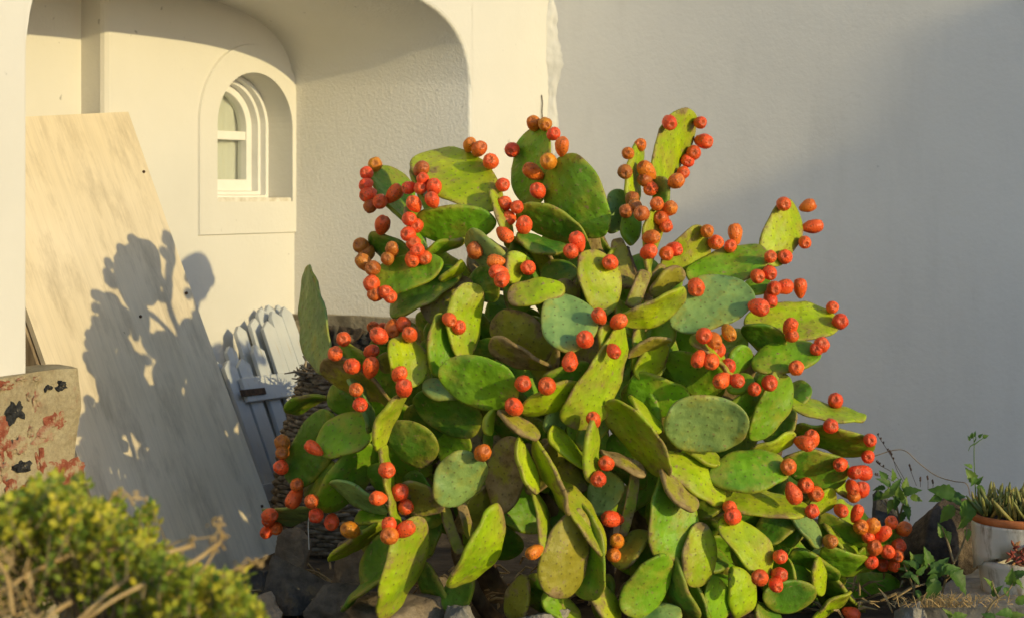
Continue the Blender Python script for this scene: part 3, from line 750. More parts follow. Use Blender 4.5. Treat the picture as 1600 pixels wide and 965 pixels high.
exec_list = [
 # bx, by, tx, ty, w, tone, lit, off
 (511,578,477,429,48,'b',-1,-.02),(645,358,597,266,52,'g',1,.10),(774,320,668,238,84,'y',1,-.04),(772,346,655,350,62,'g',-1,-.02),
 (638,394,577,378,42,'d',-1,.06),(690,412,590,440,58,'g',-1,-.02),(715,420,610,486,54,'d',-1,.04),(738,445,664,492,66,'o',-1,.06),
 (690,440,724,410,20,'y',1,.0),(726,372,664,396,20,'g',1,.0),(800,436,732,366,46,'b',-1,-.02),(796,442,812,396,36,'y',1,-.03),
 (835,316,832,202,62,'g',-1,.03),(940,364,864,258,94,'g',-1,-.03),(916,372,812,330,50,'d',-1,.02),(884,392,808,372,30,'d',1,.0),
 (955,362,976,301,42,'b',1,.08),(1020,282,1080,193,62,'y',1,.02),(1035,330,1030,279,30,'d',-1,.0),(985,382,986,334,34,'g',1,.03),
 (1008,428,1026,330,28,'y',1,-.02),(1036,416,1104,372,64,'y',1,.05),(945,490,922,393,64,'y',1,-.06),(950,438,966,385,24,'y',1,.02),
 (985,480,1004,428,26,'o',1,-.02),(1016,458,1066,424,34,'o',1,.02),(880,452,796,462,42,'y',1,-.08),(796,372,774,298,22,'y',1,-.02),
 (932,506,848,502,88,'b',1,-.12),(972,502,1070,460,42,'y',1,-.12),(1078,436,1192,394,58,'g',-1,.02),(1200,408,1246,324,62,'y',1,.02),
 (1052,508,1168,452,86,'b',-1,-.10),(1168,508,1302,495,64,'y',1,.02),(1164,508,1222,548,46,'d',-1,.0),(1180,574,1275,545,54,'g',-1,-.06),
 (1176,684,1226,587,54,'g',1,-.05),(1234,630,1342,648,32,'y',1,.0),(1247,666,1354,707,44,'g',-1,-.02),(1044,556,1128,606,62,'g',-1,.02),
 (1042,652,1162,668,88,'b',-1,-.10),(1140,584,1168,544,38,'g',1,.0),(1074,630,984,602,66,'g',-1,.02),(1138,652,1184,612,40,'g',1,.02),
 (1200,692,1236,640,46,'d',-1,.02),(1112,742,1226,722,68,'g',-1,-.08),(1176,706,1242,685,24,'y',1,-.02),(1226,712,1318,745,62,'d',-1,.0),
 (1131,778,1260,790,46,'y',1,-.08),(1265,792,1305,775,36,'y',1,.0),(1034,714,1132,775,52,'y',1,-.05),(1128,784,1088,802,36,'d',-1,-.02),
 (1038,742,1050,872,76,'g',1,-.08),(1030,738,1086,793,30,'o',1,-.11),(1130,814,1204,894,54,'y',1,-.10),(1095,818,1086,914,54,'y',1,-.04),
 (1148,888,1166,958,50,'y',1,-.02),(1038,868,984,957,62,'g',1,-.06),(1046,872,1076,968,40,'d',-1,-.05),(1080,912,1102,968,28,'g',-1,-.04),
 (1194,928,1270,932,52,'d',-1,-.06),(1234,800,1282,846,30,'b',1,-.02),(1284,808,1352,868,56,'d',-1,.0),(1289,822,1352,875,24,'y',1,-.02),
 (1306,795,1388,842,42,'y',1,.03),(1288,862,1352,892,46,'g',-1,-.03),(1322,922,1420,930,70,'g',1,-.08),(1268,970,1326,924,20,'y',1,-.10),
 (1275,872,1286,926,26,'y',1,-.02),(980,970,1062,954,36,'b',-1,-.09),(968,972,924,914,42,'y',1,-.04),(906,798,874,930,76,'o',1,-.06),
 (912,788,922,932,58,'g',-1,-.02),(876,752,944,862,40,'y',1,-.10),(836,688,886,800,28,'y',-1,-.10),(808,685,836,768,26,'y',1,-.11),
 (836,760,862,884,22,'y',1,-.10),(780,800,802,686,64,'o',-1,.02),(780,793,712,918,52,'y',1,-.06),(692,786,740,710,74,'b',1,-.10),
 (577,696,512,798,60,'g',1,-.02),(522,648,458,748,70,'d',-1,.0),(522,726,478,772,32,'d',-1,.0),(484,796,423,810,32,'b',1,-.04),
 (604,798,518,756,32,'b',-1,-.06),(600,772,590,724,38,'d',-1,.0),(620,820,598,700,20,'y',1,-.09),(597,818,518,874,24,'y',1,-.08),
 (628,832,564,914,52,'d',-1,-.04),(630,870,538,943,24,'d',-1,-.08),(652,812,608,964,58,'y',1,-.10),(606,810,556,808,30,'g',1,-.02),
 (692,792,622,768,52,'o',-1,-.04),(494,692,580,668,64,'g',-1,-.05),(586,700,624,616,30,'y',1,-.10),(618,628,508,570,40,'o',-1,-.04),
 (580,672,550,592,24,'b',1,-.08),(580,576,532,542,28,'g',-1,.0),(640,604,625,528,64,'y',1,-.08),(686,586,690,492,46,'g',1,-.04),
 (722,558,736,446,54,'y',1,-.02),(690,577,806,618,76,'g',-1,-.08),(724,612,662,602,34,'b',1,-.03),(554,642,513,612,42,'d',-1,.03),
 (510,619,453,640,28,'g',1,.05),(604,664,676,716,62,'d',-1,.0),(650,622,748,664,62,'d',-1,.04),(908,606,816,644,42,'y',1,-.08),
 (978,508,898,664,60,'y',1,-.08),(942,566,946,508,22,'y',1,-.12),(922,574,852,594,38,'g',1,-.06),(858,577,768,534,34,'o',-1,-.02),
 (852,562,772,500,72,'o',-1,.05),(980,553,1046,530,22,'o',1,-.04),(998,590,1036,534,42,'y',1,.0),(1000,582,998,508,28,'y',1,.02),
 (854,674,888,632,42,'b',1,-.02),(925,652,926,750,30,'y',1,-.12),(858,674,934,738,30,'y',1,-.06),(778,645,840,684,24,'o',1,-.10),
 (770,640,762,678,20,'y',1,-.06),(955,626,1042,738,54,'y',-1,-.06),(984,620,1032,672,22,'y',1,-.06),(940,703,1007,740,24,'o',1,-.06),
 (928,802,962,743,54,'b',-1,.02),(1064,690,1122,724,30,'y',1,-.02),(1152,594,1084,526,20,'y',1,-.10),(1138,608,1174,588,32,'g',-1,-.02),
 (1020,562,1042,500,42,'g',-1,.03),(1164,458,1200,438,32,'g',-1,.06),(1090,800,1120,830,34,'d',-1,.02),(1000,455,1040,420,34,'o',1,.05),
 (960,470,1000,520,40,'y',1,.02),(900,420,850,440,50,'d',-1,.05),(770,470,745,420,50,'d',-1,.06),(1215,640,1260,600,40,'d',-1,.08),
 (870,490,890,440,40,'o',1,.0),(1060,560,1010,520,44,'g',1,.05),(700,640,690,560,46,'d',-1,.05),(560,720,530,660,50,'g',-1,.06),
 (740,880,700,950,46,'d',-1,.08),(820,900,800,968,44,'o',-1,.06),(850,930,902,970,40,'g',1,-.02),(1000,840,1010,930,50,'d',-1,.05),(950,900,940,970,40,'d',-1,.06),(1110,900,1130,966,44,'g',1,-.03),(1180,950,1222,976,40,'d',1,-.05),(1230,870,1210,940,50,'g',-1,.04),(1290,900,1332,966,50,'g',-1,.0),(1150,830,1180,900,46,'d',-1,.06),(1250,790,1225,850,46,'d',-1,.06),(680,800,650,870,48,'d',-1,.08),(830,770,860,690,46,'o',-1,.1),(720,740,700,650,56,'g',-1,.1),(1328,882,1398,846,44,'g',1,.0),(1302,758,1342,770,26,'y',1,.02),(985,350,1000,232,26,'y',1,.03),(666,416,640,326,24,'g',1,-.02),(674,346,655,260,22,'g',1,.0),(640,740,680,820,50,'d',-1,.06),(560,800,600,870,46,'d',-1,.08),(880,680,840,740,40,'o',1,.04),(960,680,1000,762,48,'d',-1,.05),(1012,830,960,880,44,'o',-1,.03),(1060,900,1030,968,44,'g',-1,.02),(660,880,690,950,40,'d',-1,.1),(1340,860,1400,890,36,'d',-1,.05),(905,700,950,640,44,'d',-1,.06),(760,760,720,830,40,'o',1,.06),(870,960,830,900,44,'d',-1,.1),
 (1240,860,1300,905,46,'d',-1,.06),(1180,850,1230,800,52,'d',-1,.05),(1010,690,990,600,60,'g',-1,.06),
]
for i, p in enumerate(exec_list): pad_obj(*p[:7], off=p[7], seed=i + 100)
for (x0, y0, x1, y1, w, o_) in ((985, 448, 964, 376, 26, .01), (718, 862, 692, 786, 16, -.02), (736, 838, 716, 776, 15, -.02), (992, 742, 974, 834, 17, -.02), (985, 478, 1008, 425, 22, -.04)):
    pad_obj(x0, y0, x1, y1, w, 'o' if w != 17 else 'g', 1, off=o_, stem=True, wear=0.8)
# inner pads that carry the outer ones
poly = [(620,430),(710,360),(860,340),(1000,365),(1090,440),(1160,490),(1190,570),(1200,680),(1290,750),(1350,870),(1330,960),(900,960),(690,880),(620,800),(540,730),(560,610)]
def inside(x, y):
    c = False; j = len(poly) - 1
    for i in range(len(poly)):
        (xi, yi), (xj, yj) = poly[i], poly[j]
        if (yi > y) != (yj > y) and x < (xj - xi) * (y - yi) / (yj - yi) + xi: c = not c
        j = i
    return c
r2 = random.Random(5); cnt = 0
while cnt < 185:
    x = r2.uniform(540, 1350); y = r2.uniform(350, 960)
    L = r2.uniform(85, 125); an = math.atan2(y - 860, x - 930) + r2.uniform(-0.7, 0.7)
    x1, y1 = x + math.cos(an) * L, y + math.sin(an) * L
    if not (inside(x, y) and inside(x1, y1)): continue
    if y > 740 and 660 < x < 1010 and r2.random() < 0.35: continue
    pad_obj(x, y, x1, y1, r2.uniform(45, 74), r2.choice('dggodg'), r2.choice([1, -1, -1]), off=r2.uniform(0.12, 0.45), dt=r2.uniform(-.06, .06), seed=900 + cnt); cnt += 1
# woody trunks
for i, (ctrl, r0, r1) in enumerate([([(900, 990, 5.20), (880, 900, 5.20), (850, 780, 5.15), (820, 650, 5.10)], .050, .028), ([(960, 990, 5.20), (990, 880, 5.20), (1010, 760, 5.10), (1000, 600, 5.05)], .055, .03),
        ([(1060, 985, 5.20), (1120, 900, 5.20), (1180, 800, 5.15), (1210, 700, 5.15)], .045, .025), ([(800, 985, 5.20), (760, 900, 5.20), (700, 800, 5.10), (650, 680, 5.10)], .045, .025), ([(930, 985, 5.25), (930, 800, 5.30), (930, 600, 5.20), (940, 430, 5.15)], .06, .03),
        ([(780, 985, 5.00), (740, 920, 4.95), (712, 850, 4.90), (700, 790, 4.85)], .022, .014), ([(1000, 600, 5.10), (990, 500, 5.05), (985, 440, 4.95), (975, 385, 5.00)], .03, .016)]):
    P = smooth_path([px(*q) for q in ctrl], 8); nP = len(P)
    P = [p + noise.noise_vector(p * 12 + Vector((i, 0, 0))) * 0.012 - croot_loc for p in P]
    tv, tf = tube(P, [(r0 + (r1 - r0) * k / (nP - 1)) * (1 + 0.25 * noise.noise(Vector((k * 0.5, i, 3)))) for k in range(nP)], 10)
    link('trunk', mesh('trunk', tv, tf, True), M_trunk, cactus)

# ---- fruit: z-buffer of the pads so that each fruit sits on the pad that carries it
CELL = 4; GW, GH = 1600 // CELL + 40, 1000 // CELL + 40
zb = np.full((GH, GW), 99.0); ib = np.full((GH, GW), -1, dtype=int)
outl = []
for pi, (o, B, T, P, nn, L, NU, NV) in enumerate(PADS):
    G = P.reshape(NU + 1, NV, 3)
    D = np.concatenate([G[:-1] * (1 - t) + G[1:] * t for t in (0, .25, .5, .75)], 0)
    # fill the faces: blend front and back rows across the pad
    half = NV // 2
    pts = [D.reshape(-1, 3)]
    for j in range(NV):
        a_ = D[:, j]; b_ = D[:, (j + 1) % NV]
        for t in (0.25, 0.5, 0.75): pts.append(a_ * (1 - t) + b_ * t)
    Q = np.concatenate(pts, 0)
    X = 800 + Q[:, 0] / Q[:, 1] * F; Yp = HZ + (EYE - Q[:, 2]) / Q[:, 1] * F
    cx = np.clip((X / CELL).astype(int), 0, GW - 1); cy = np.clip((Yp / CELL).astype(int), 0, GH - 1)
    order = np.argsort(-Q[:, 1])
    for q in order:
        if Q[q, 1] < zb[cy[q], cx[q]]: zb[cy[q], cx[q]] = Q[q, 1]; ib[cy[q], cx[q]] = pi
    rimp = np.concatenate([G[int(NU * .3):, 0], G[int(NU * .3):, half], G[-1:, 0]], 0)
    outl.append((rimp, np.stack([800 + rimp[:, 0] / rimp[:, 1] * F, HZ + (EYE - rimp[:, 2]) / rimp[:, 1] * F], 1)))
def fruit_mesh(seed):
    r = random.Random(seed)
    prof = [(0.0, -0.02), (0.26, 0.0), (0.44, 0.07), (0.68, 0.2), (0.89, 0.38), (1.0, 0.58), (0.97, 0.74), (0.82, 0.89), (0.58, 0.970), (0.44, 0.99), (0.34, 0.982), (0.20, 0.960), (0.0, 0.950)]
    SG = 16; V = []; Fc = []; eye = []
    R0, L0 = r.uniform(0.0225, 0.0255), r.uniform(0.058, 0.074)
    for i, (rr, zz) in enumerate(prof):
        for k in range(SG):
            a = 2 * math.pi * k / SG; p = Vector((math.cos(a), math.sin(a), zz * 2.2))
            q = rr * R0 * (1 + 0.09 * noise.noise(p * 1.6 + Vector((seed * 3, 0, 0))) + (0.05 * math.sin(5 * a + seed) if 8 <= i <= 10 else 0) + 0.05 * noise.noise(p * 4 + Vector((seed, 7, 0))))
            V.append((q * math.cos(a), q * math.sin(a), zz * L0 * (1 + (0.04 * noise.noise(p * 2 + Vector((seed, 1, 0))) if i > 6 else 0)))); eye.append(1.0 if i >= 10 else (0.4 if i == 9 else 0.0))
    for i in range(len(prof) - 1):
        for k in range(SG): k2 = (k + 1) % SG; Fc.append((i * SG + k, i * SG + k2, (i + 1) * SG + k2, (i + 1) * SG + k))
    nf0 = len(Fc)
    for k in range(70):          # bristles on the areoles
        i = r.choice([2, 3, 4, 5, 6, 7, 8]); q = Vector(V[i * SG + r.randrange(SG)]); nrm = (q - Vector((0, 0, L0 * 0.5))).normalized()
        tip = q + nrm * r.uniform(0.0022, 0.0042) + Vector((r.uniform(-1, 1), r.uniform(-1, 1), r.uniform(-1, 1))) * 0.0012
        t_ = nrm.orthogonal().normalized() * 0.00035; b0 = len(V)
        V += [tuple(q - nrm * 0.001 + t_), tuple(q - nrm * 0.001 - t_), tuple(tip)]; eye += [0, 0, 0]; Fc.append((b0, b0 + 1, b0 + 2))
    me = mesh('fruit', V, Fc, True); flip_out(me)
    me.materials.append(M_fruit); me.materials.append(M_straw)
    for p_ in me.polygons:
        if p_.index >= nf0: p_.material_index = 1
    at_ = me.attributes.new('eye', 'FLOAT', 'POINT'); at_.data.foreach_set('value', eye)
    return me, L0
FM = [fruit_mesh(i + 1) for i in range(7)]
FR = """585,257o 573,271 573,288 576,303 581,320b 594,314 616,303 597,353 641,293 657,265b 661,281 656,294 678,294 676,314 648,320 638,342 650,353 639,366 647,380 652,391 645,406 664,407
563,385b 571,397b 571,412b 584,419b 613,391b 606,405b 581,443 588,459 602,457 610,463 734,227o 748,233 767,253 834,189o 852,193o 864,210 878,230 800,234 858,253o 834,269o 841,299 788,289 790,319 808,324 793,341 819,348 788,366
750,387b 775,408 780,425 783,438 825,419 890,392 903,379 953,411 1046,192 1095,192 1099,221 1086,239 1076,254 1070,271 1055,284 1016,294 999,228o 982,240o 999,253o 977,268b 1011,268 996,278b 991,300b 991,321b 979,330b 1004,334b
1027,316 1045,327 1029,343 1041,353 1016,371 1012,394 1042,399 1052,389 937,495 1105,362 1117,379 1088,450 1149,366 1140,385 1224,319 1264,321 1269,354 1257,378 1225,401 1203,401 1202,425 1209,450 1227,449 1250,450 1203,466 1184,479 1183,431 1303,476 1313,501
1234,510 1236,525 1285,537 1276,545 1245,575 1202,597 1138,518o 1117,535o 1118,547 1092,559 1112,563 1139,572 1130,593 1150,594 1099,523 1178,608 1308,620 1297,665 1269,682 1258,692 1359,687 1356,714
537,528 524,553 579,549 579,575 552,572 585,511 599,515 614,511 630,505 641,522 592,524 623,585 631,607 556,608 562,631 701,498 720,510 482,693 440,691b 441,707b 753,708o 968,501 915,531 891,563 958,547 816,599 855,603 801,635 925,645
948,724 935,748 958,810 964,845o 964,866o 836,861o 464,757 461,776 487,783 495,804 519,815 549,828o 420,805 417,818 418,830 431,830 440,730 603,733 592,778 629,770 635,788 608,822 610,837 633,826
1234,729 1258,758 1240,771 1274,771 1268,799 1143,805 1142,793 1218,869 1188,903 1216,897 1211,912 1314,725 1334,738 1346,737 1331,759 1348,764 1334,775 1313,796 1338,802 1345,823o 1359,823o 1393,815 1412,826 1378,835 1357,839 1368,852 1406,851 1387,862 1403,868 1361,878 1381,883 1397,886 1297,845b 1332,960"""
rf = random.Random(3)
for tok in FR.split():
    k = tok[-1] if tok[-1] in 'ob' else 'r'; x, y = [float(t) for t in tok.rstrip('ob').split(',')]
    cxi, cyi = int(x / CELL), int(y / CELL)
    win_ = zb[max(0, cyi - 3):cyi + 4, max(0, cxi - 3):cxi + 4]; wid = ib[max(0, cyi - 3):cyi + 4, max(0, cxi - 3):cxi + 4]
    m = np.unravel_index(np.argmin(win_), win_.shape); zf = win_[m]; front = wid[m]
    best = None
    for pi, (R3, R2) in enumerate(outl):
        dd = np.hypot(R2[:, 0] - x, R2[:, 1] - y); q = int(np.argmin(dd))
        cost = dd[q] + max(0, R3[q, 1] - zf - 0.03) * 400 + R3[q, 1] * 6
        if best is None or cost < best[0]: best = (cost, pi, q, dd[q])
    _, pi, q, dist = best; R3, R2 = outl[pi]
    depth = R3[q, 1]; foot = Vector(R3[q])
    face = False
    if front >= 0 and (dist > 36 or depth > zf + 0.10): pi = int(front); depth = zf - 0.018; face = True
    elif front >= 0: depth = min(depth, zf - 0.012)
    me, L0 = FM[rf.randrange(len(FM))]
    c = px(x, y, depth)
    if not face and (c - foot).length > L0 * 0.52: c = foot + (c - foot).normalized() * (L0 * 0.52)
    o_, B, T, P, nn, L, NU, NV = PADS[pi]
    if face: ax = (-(c - Vector((0, 0, EYE))).normalized() * 0.7 + Vector((rf.uniform(-.5, .5), 0, rf.uniform(-.1, .7)))).normalized()
    else:
        ax = c - foot
        if ax.length < 0.012: ax = ((T - B).normalized() * 0.6 + Vector((0, -0.5, 0.3)))
        ax = (ax.normalized() + Vector((rf.uniform(-.25, .25), rf.uniform(-.40, .2), rf.uniform(-.2, .3)))).normalized()
    ob = bpy.data.objects.new('fruit', me); C.objects.link(ob); ob.parent = o_
    s = rf.uniform(0.72, 0.89)
    ob.location = c - ax * (L0 * 0.5 * s) - B; ob.scale = (s, s, s)
    ob.rotation_mode = 'QUATERNION'; ob.rotation_quaternion = ax.to_track_quat('Z', 'Y') @ Matrix.Rotation(rf.uniform(0, 6), 3, 'Z').to_quaternion()
    if k == 'r' and rf.random() < 0.10: k = 'ro'
    h = {'r': (0.92, 0.105, 0.030), 'ro': (0.76, 0.150, 0.028), 'o': (0.74, 0.200, 0.022), 'b': (0.52, 0.135, 0.030)}[k]
    v = rf.uniform(0.85, 1.12); gsh = rf.uniform(0.8, 1.3)
    ob.color = (h[0] * v, h[1] * v * gsh, h[2] * v, 1)

thr = [px(483, 858, 4.95), px(482, 835, 4.95), px(482, 812, 4.95), px(487, 797, 4.94), px(498, 791, 4.94), px(508, 798, 4.95), px(518, 804, 4.96), px(528, 802, 4.98)]
tv, tf = tube(smooth_path(thr, 6), 0.0016, 5); th_o = link('pale_string', mesh('pale_string', tv, tf, True), M_frame)
tag(th_o, 'thin pale string hanging over the lowest left cactus fruits', 'string')
# ------------------------------------------------------------------ small plants
def leaf_mesh(L, w, seed, fold=0.25, droop=0.3, n=7, serr=0.0):
    r = random.Random(seed); V = []; Fc = []
    for i in range(n + 1):
        u = i / n; h = w / 2 * (math.sin(math.pi * min(1, u ** 0.62)) ** 1.0 if 0 < u < 1 else 0.02) * (1 + serr * (1 if i % 2 else -1))
        z = -droop * L * u * u; wob = 0.05 * w * math.sin(i * 2.1 + seed)
        for k, sx in enumerate((-1, -0.5, 0, 0.5, 1)): V.append((sx * h, u * L, z + fold * abs(sx) * h + wob * abs(sx)))
    for i in range(n):
        for k in range(4): q = i * 5 + k; Fc.append((q, q + 1, q + 6, q + 5))
    me = mesh('leaf', V, Fc, True); return me
def add_tone(me, vals):
    a = me.attributes.new('tone', 'FLOAT', 'POINT'); a.data.foreach_set('value', vals)
LM = []
for i in range(6):
    me = leaf_mesh(1.0, 0.46 + 0.05 * i, i + 3, 0.45, 0.30, 10, 0.10); add_tone(me, [0.1 * i] * len(me.vertices)); me.materials.append(M_weed); LM.append(me)
def weed(name, label, base, stems, leaves, lscale=1.0, stem_mat=None, rad=0.003):
    bl = px(*base); bl.z = max(bl.z, 0.0)
    root = empty(name, bl, label, 'weed')
    for st in stems:
        P = [p - bl for p in smooth_path([px(*q) for q in st], 6)]
        tv, tf = tube(P, [rad * (1.25 - 0.8 * i / (len(P) - 1)) for i in range(len(P))], 6); link('stem', mesh('stem', tv, tf, True), stem_mat or M_weedstem, root)
    r = random.Random(len(leaves) + int(base[0]))
    for (x, y, Y, size, ang) in leaves:      # centre, size in photo pixels, image angle of the tip in degrees
        c = px(x, y, Y); L = size * Y / F * lscale; a = math.radians(ang)
        d = Vector((math.cos(a), r.uniform(-0.5, 0.1), math.sin(a))).normalized()
        n = (Vector((r.uniform(-0.3, 0.7), -0.75, r.uniform(0.2, 0.9)))); n = (n - d * n.dot(d)).normalized(); s = d.cross(n)
        o = bpy.data.objects.new('leaf', LM[r.randrange(6)]); C.objects.link(o); o.parent = root
        o.rotation_mode = 'QUATERNION'; o.rotation_quaternion = Matrix((s, d, n)).transposed().to_quaternion(); o.scale = (L, L, L)
        o.location = c - d * (L / 2) - bl
    return root
weed('broad_leaved_weed', 'leafy weed with brown woody stem growing between black rock and white pot', (1475, 955, 4.95),
     [[(1478, 960, 4.95), (1472, 930, 4.95), (1480, 900, 4.97), (1500, 860, 5.0), (1511, 825, 5.0), (1508, 800, 5.02), (1496, 780, 5.05)], [(1490, 878, 4.98), (1482, 850, 5.0), (1476, 835, 5.02), (1472, 822, 5.02)], [(1478, 902, 4.97), (1462, 888, 4.95), (1450, 880, 4.95)], [(1508, 800, 5.02), (1490, 793, 5.03), (1478, 797, 5.03)], [(1478, 905, 4.97), (1490, 895, 4.95), (1505, 903, 4.93)]],
     [(1472, 767, 5.05, 40, 165), (1492, 774, 5.06, 32, 10), (1479, 803, 5.02, 36, 235), (1511, 802, 5.0, 46, 265), (1505, 817, 4.99, 28, 250), (1471, 828, 5.02, 24, 110), (1482, 838, 5.02, 20, 300), (1450, 870, 4.95, 32, 95), (1438, 872, 4.96, 26, 150), (1470, 884, 4.94, 36, 60), (1457, 925, 4.92, 46, 255), (1500, 908, 4.92, 44, 315), (1486, 888, 4.93, 30, 20), (1462, 890, 4.94, 26, 190), (1455, 905, 4.93, 24, 220), (1512, 835, 5.0, 20, 280), (1498, 785, 5.03, 24, 340), (1462, 778, 5.05, 22, 200)])
weed('bushy_weed', 'small bushy green weed beside the rightmost cactus fruits', (1400, 830, 5.3),
     [[(1408, 850, 5.3), (1405, 810, 5.3), (1398, 780, 5.3), (1385, 755, 5.3)], [(1405, 810, 5.3), (1412, 785, 5.3), (1420, 768, 5.3)], [(1402, 795, 5.3), (1390, 790, 5.3), (1382, 780, 5.3)]],
     [(1383, 752, 5.28, 28, 140), (1400, 758, 5.28, 28, 60), (1386, 772, 5.27, 26, 200), (1412, 781, 5.27, 28, 330), (1391, 790, 5.26, 24, 240), (1418, 800, 5.27, 26, 300), (1424, 766, 5.28, 30, 20), (1405, 771, 5.26, 24, 100), (1400, 786, 5.26, 24, 280), (1396, 742, 5.3, 20, 80), (1374, 762, 5.3, 20, 180), (1432, 778, 5.3, 20, 350), (1410, 808, 5.27, 20, 250), (1380, 742, 5.3, 18, 120), (1372, 775, 5.3, 20, 210), (1415, 755, 5.3, 22, 60)])
weed('creeping_weed', 'thin weed with bright leaves in front of the lower white pot', (1540, 965, 4.75),
     [[(1535, 968, 4.75), (1552, 940, 4.75), (1570, 928, 4.75), (1580, 915, 4.76), (1592, 895, 4.78)], [(1560, 933, 4.75), (1553, 918, 4.75), (1550, 905, 4.76)]],
     [(1580, 902, 4.76, 28, 95), (1594, 896, 4.77, 26, 40), (1592, 910, 4.76, 22, 330), (1548, 912, 4.75, 30, 110), (1557, 922, 4.75, 24, 60), (1573, 924, 4.75, 16, 300), (1600, 935, 4.74, 30, 30), (1570, 957, 4.72, 28, 170), (1590, 960, 4.72, 26, 20), (1545, 962, 4.72, 22, 150), (1500, 962, 4.72, 24, 20), (1482, 958, 4.74, 22, 120)])
weed('ground_weed', 'low leafy weed at the foot of the cactus beside its lowest right pad', (1430, 930, 4.95),
     [[(1425, 955, 4.95), (1430, 910, 4.95), (1440, 885, 4.95)], [(1428, 920, 4.95), (1418, 895, 4.95), (1412, 880, 4.96)]],
     [(1425, 880, 4.95, 26, 140), (1440, 890, 4.94, 22, 40), (1418, 898, 4.94, 20, 180), (1432, 905, 4.93, 22, 320), (1445, 880, 4.95, 20, 60), (1436, 930, 4.93, 20, 300), (1425, 870, 4.96, 18, 90), (1412, 888, 4.96, 18, 160)])
# tall thin weed against the wall
tw = weed('tall_thin_weed', 'tall thin dark weed with buds standing against the shaded wall above the pot', (1524, 800, 5.35),
     [[(1524, 800, 5.35), (1524, 760, 5.35), (1522, 720, 5.35), (1522, 690, 5.35), (1520, 676, 5.35)], [(1522, 694, 5.35), (1530, 688, 5.35), (1540, 681, 5.35)], [(1522, 693, 5.35), (1516, 697, 5.35), (1513, 704, 5.35)], [(1522, 690, 5.35), (1525, 684, 5.35), (1523, 679, 5.35)]],
     [(1517, 742, 5.34, 26, 120), (1514, 727, 5.34, 15, 150), (1530, 750, 5.34, 17, 60), (1521, 752, 5.33, 16, 250), (1534, 764, 5.34, 18, 330), (1540, 681, 5.35, 10, 30), (1518, 680, 5.35, 10, 90), (1523, 677, 5.35, 10, 80), (1514, 684, 5.35, 9, 110), (1532, 680, 5.35, 9, 60)], stem_mat=M_weed, rad=0.0017)
# dry seed stalks
def stalks(name, label, specs, rad, mat, beads):
    b = px(*specs[0][0]); b.z = 0.3; root = empty(name, b, label, 'dry plant'); r = random.Random(4)
    for st in specs:
        P = [p - b for p in smooth_path([px(*q) for q in st], 6)]
        tv, tf = tube(P, rad, 4); link('stem', mesh('stem', tv, tf, True), mat, root)
        for k in range(beads):
            p = P[min(len(P) - 1, int(len(P) * (0.5 + 0.5 * (k + 1) / beads)))]
            V = []; Fc = []; tube([p, p + Vector((0, 0, .004)), p + Vector((0.001, 0, .008))], [.0012, .0032, .0008], 5, V, Fc); link('seed_head', mesh('seed_head', V, Fc), M_rust, root)
stalks('dry_seed_stalks', 'fan of thin dark dry seed stalks against the wall right of the cactus',
       [[(1420, 760, 5.4), (1400, 725, 5.4), (1385, 700, 5.4), (1372, 680, 5.4)], [(1415, 758, 5.4), (1402, 735, 5.4), (1395, 715, 5.4), (1390, 706, 5.4)], [(1412, 758, 5.4), (1395, 738, 5.4), (1378, 728, 5.4), (1370, 722, 5.4)], [(1432, 758, 5.4), (1425, 740, 5.4), (1421, 728, 5.4)], [(1438, 760, 5.4), (1438, 754, 5.4), (1438, 748, 5.4)], [(1450, 764, 5.4), (1450, 752, 5.4), (1449, 746, 5.4)], [(1410, 760, 5.4), (1385, 745, 5.4), (1368, 742, 5.4)], [(1457, 766, 5.4), (1458, 758, 5.4), (1457, 752, 5.4)]], 0.0009, M_rust, 4)
stalks('dry_trailing_stem', 'single long dry stem curving along the shaded wall above the black rock',
       [[(1366, 712, 5.5), (1395, 703, 5.5), (1415, 704, 5.5), (1435, 722, 5.5), (1462, 742, 5.5), (1490, 751, 5.45), (1510, 755, 5.4), (1516, 775, 5.4)]], 0.0014, M_twig, 0)

# ------------------------------------------------------------------ flower pots, ledge
def prism(name, poly, Y0, Y1, mat, parent, taper=0.0):
    n = len(poly)      # front face parallel to the white wall, body running back towards it
    V = [ray_plane(x, y, px(1519, 870, Y0), AX) for x, y in poly]; V = V + [p + AX * (Y1 - Y0) for p in V]
    Fc = [tuple(range(n)), tuple(range(2 * n - 1, n - 1, -1))] + [(i, (i + 1) % n, n + (i + 1) % n, n + i) for i in range(n)]
    me = mesh(name, V, Fc); flip_out(me); return me
pl = px(1600, 905, 4.95)
root = empty('flower_pot', pl, 'round cream white pot with terracotta rim and broken lower edge, full of succulents', 'pot')
PC = px(1604, 870, 5.03)
def ring_pot(name, prof, seg=64, jag=None):      # prof: (radius, photo row); open lathe round the pot's axis
    V = []; Fc = []
    for i, (rr, row) in enumerate(prof):
        z = EYE - (row - HZ) / F * 4.9
        for k in range(seg):
            t = 2 * math.pi * k / seg; zz = z
            if jag and i in jag: zz = z + 0.055 * max(0.0, 0.55 + math.cos(t - 5.2)) + 0.010 * noise.noise(Vector((math.cos(t) * 7, math.sin(t) * 7, 2))) + 0.006 * noise.noise(Vector((math.cos(t) * 25, math.sin(t) * 25, 5)))
            V.append(Vector((PC.x + rr * math.cos(t), PC.y + rr * math.sin(t), zz)))
    for i in range(len(prof) - 1):
        for k in range(seg): k2 = (k + 1) % seg; Fc.append((i * seg + k, i * seg + k2, (i + 1) * seg + k2, (i + 1) * seg + k))
    me = mesh(name, V, Fc, True); flip_out(me); return me
RP = 0.143
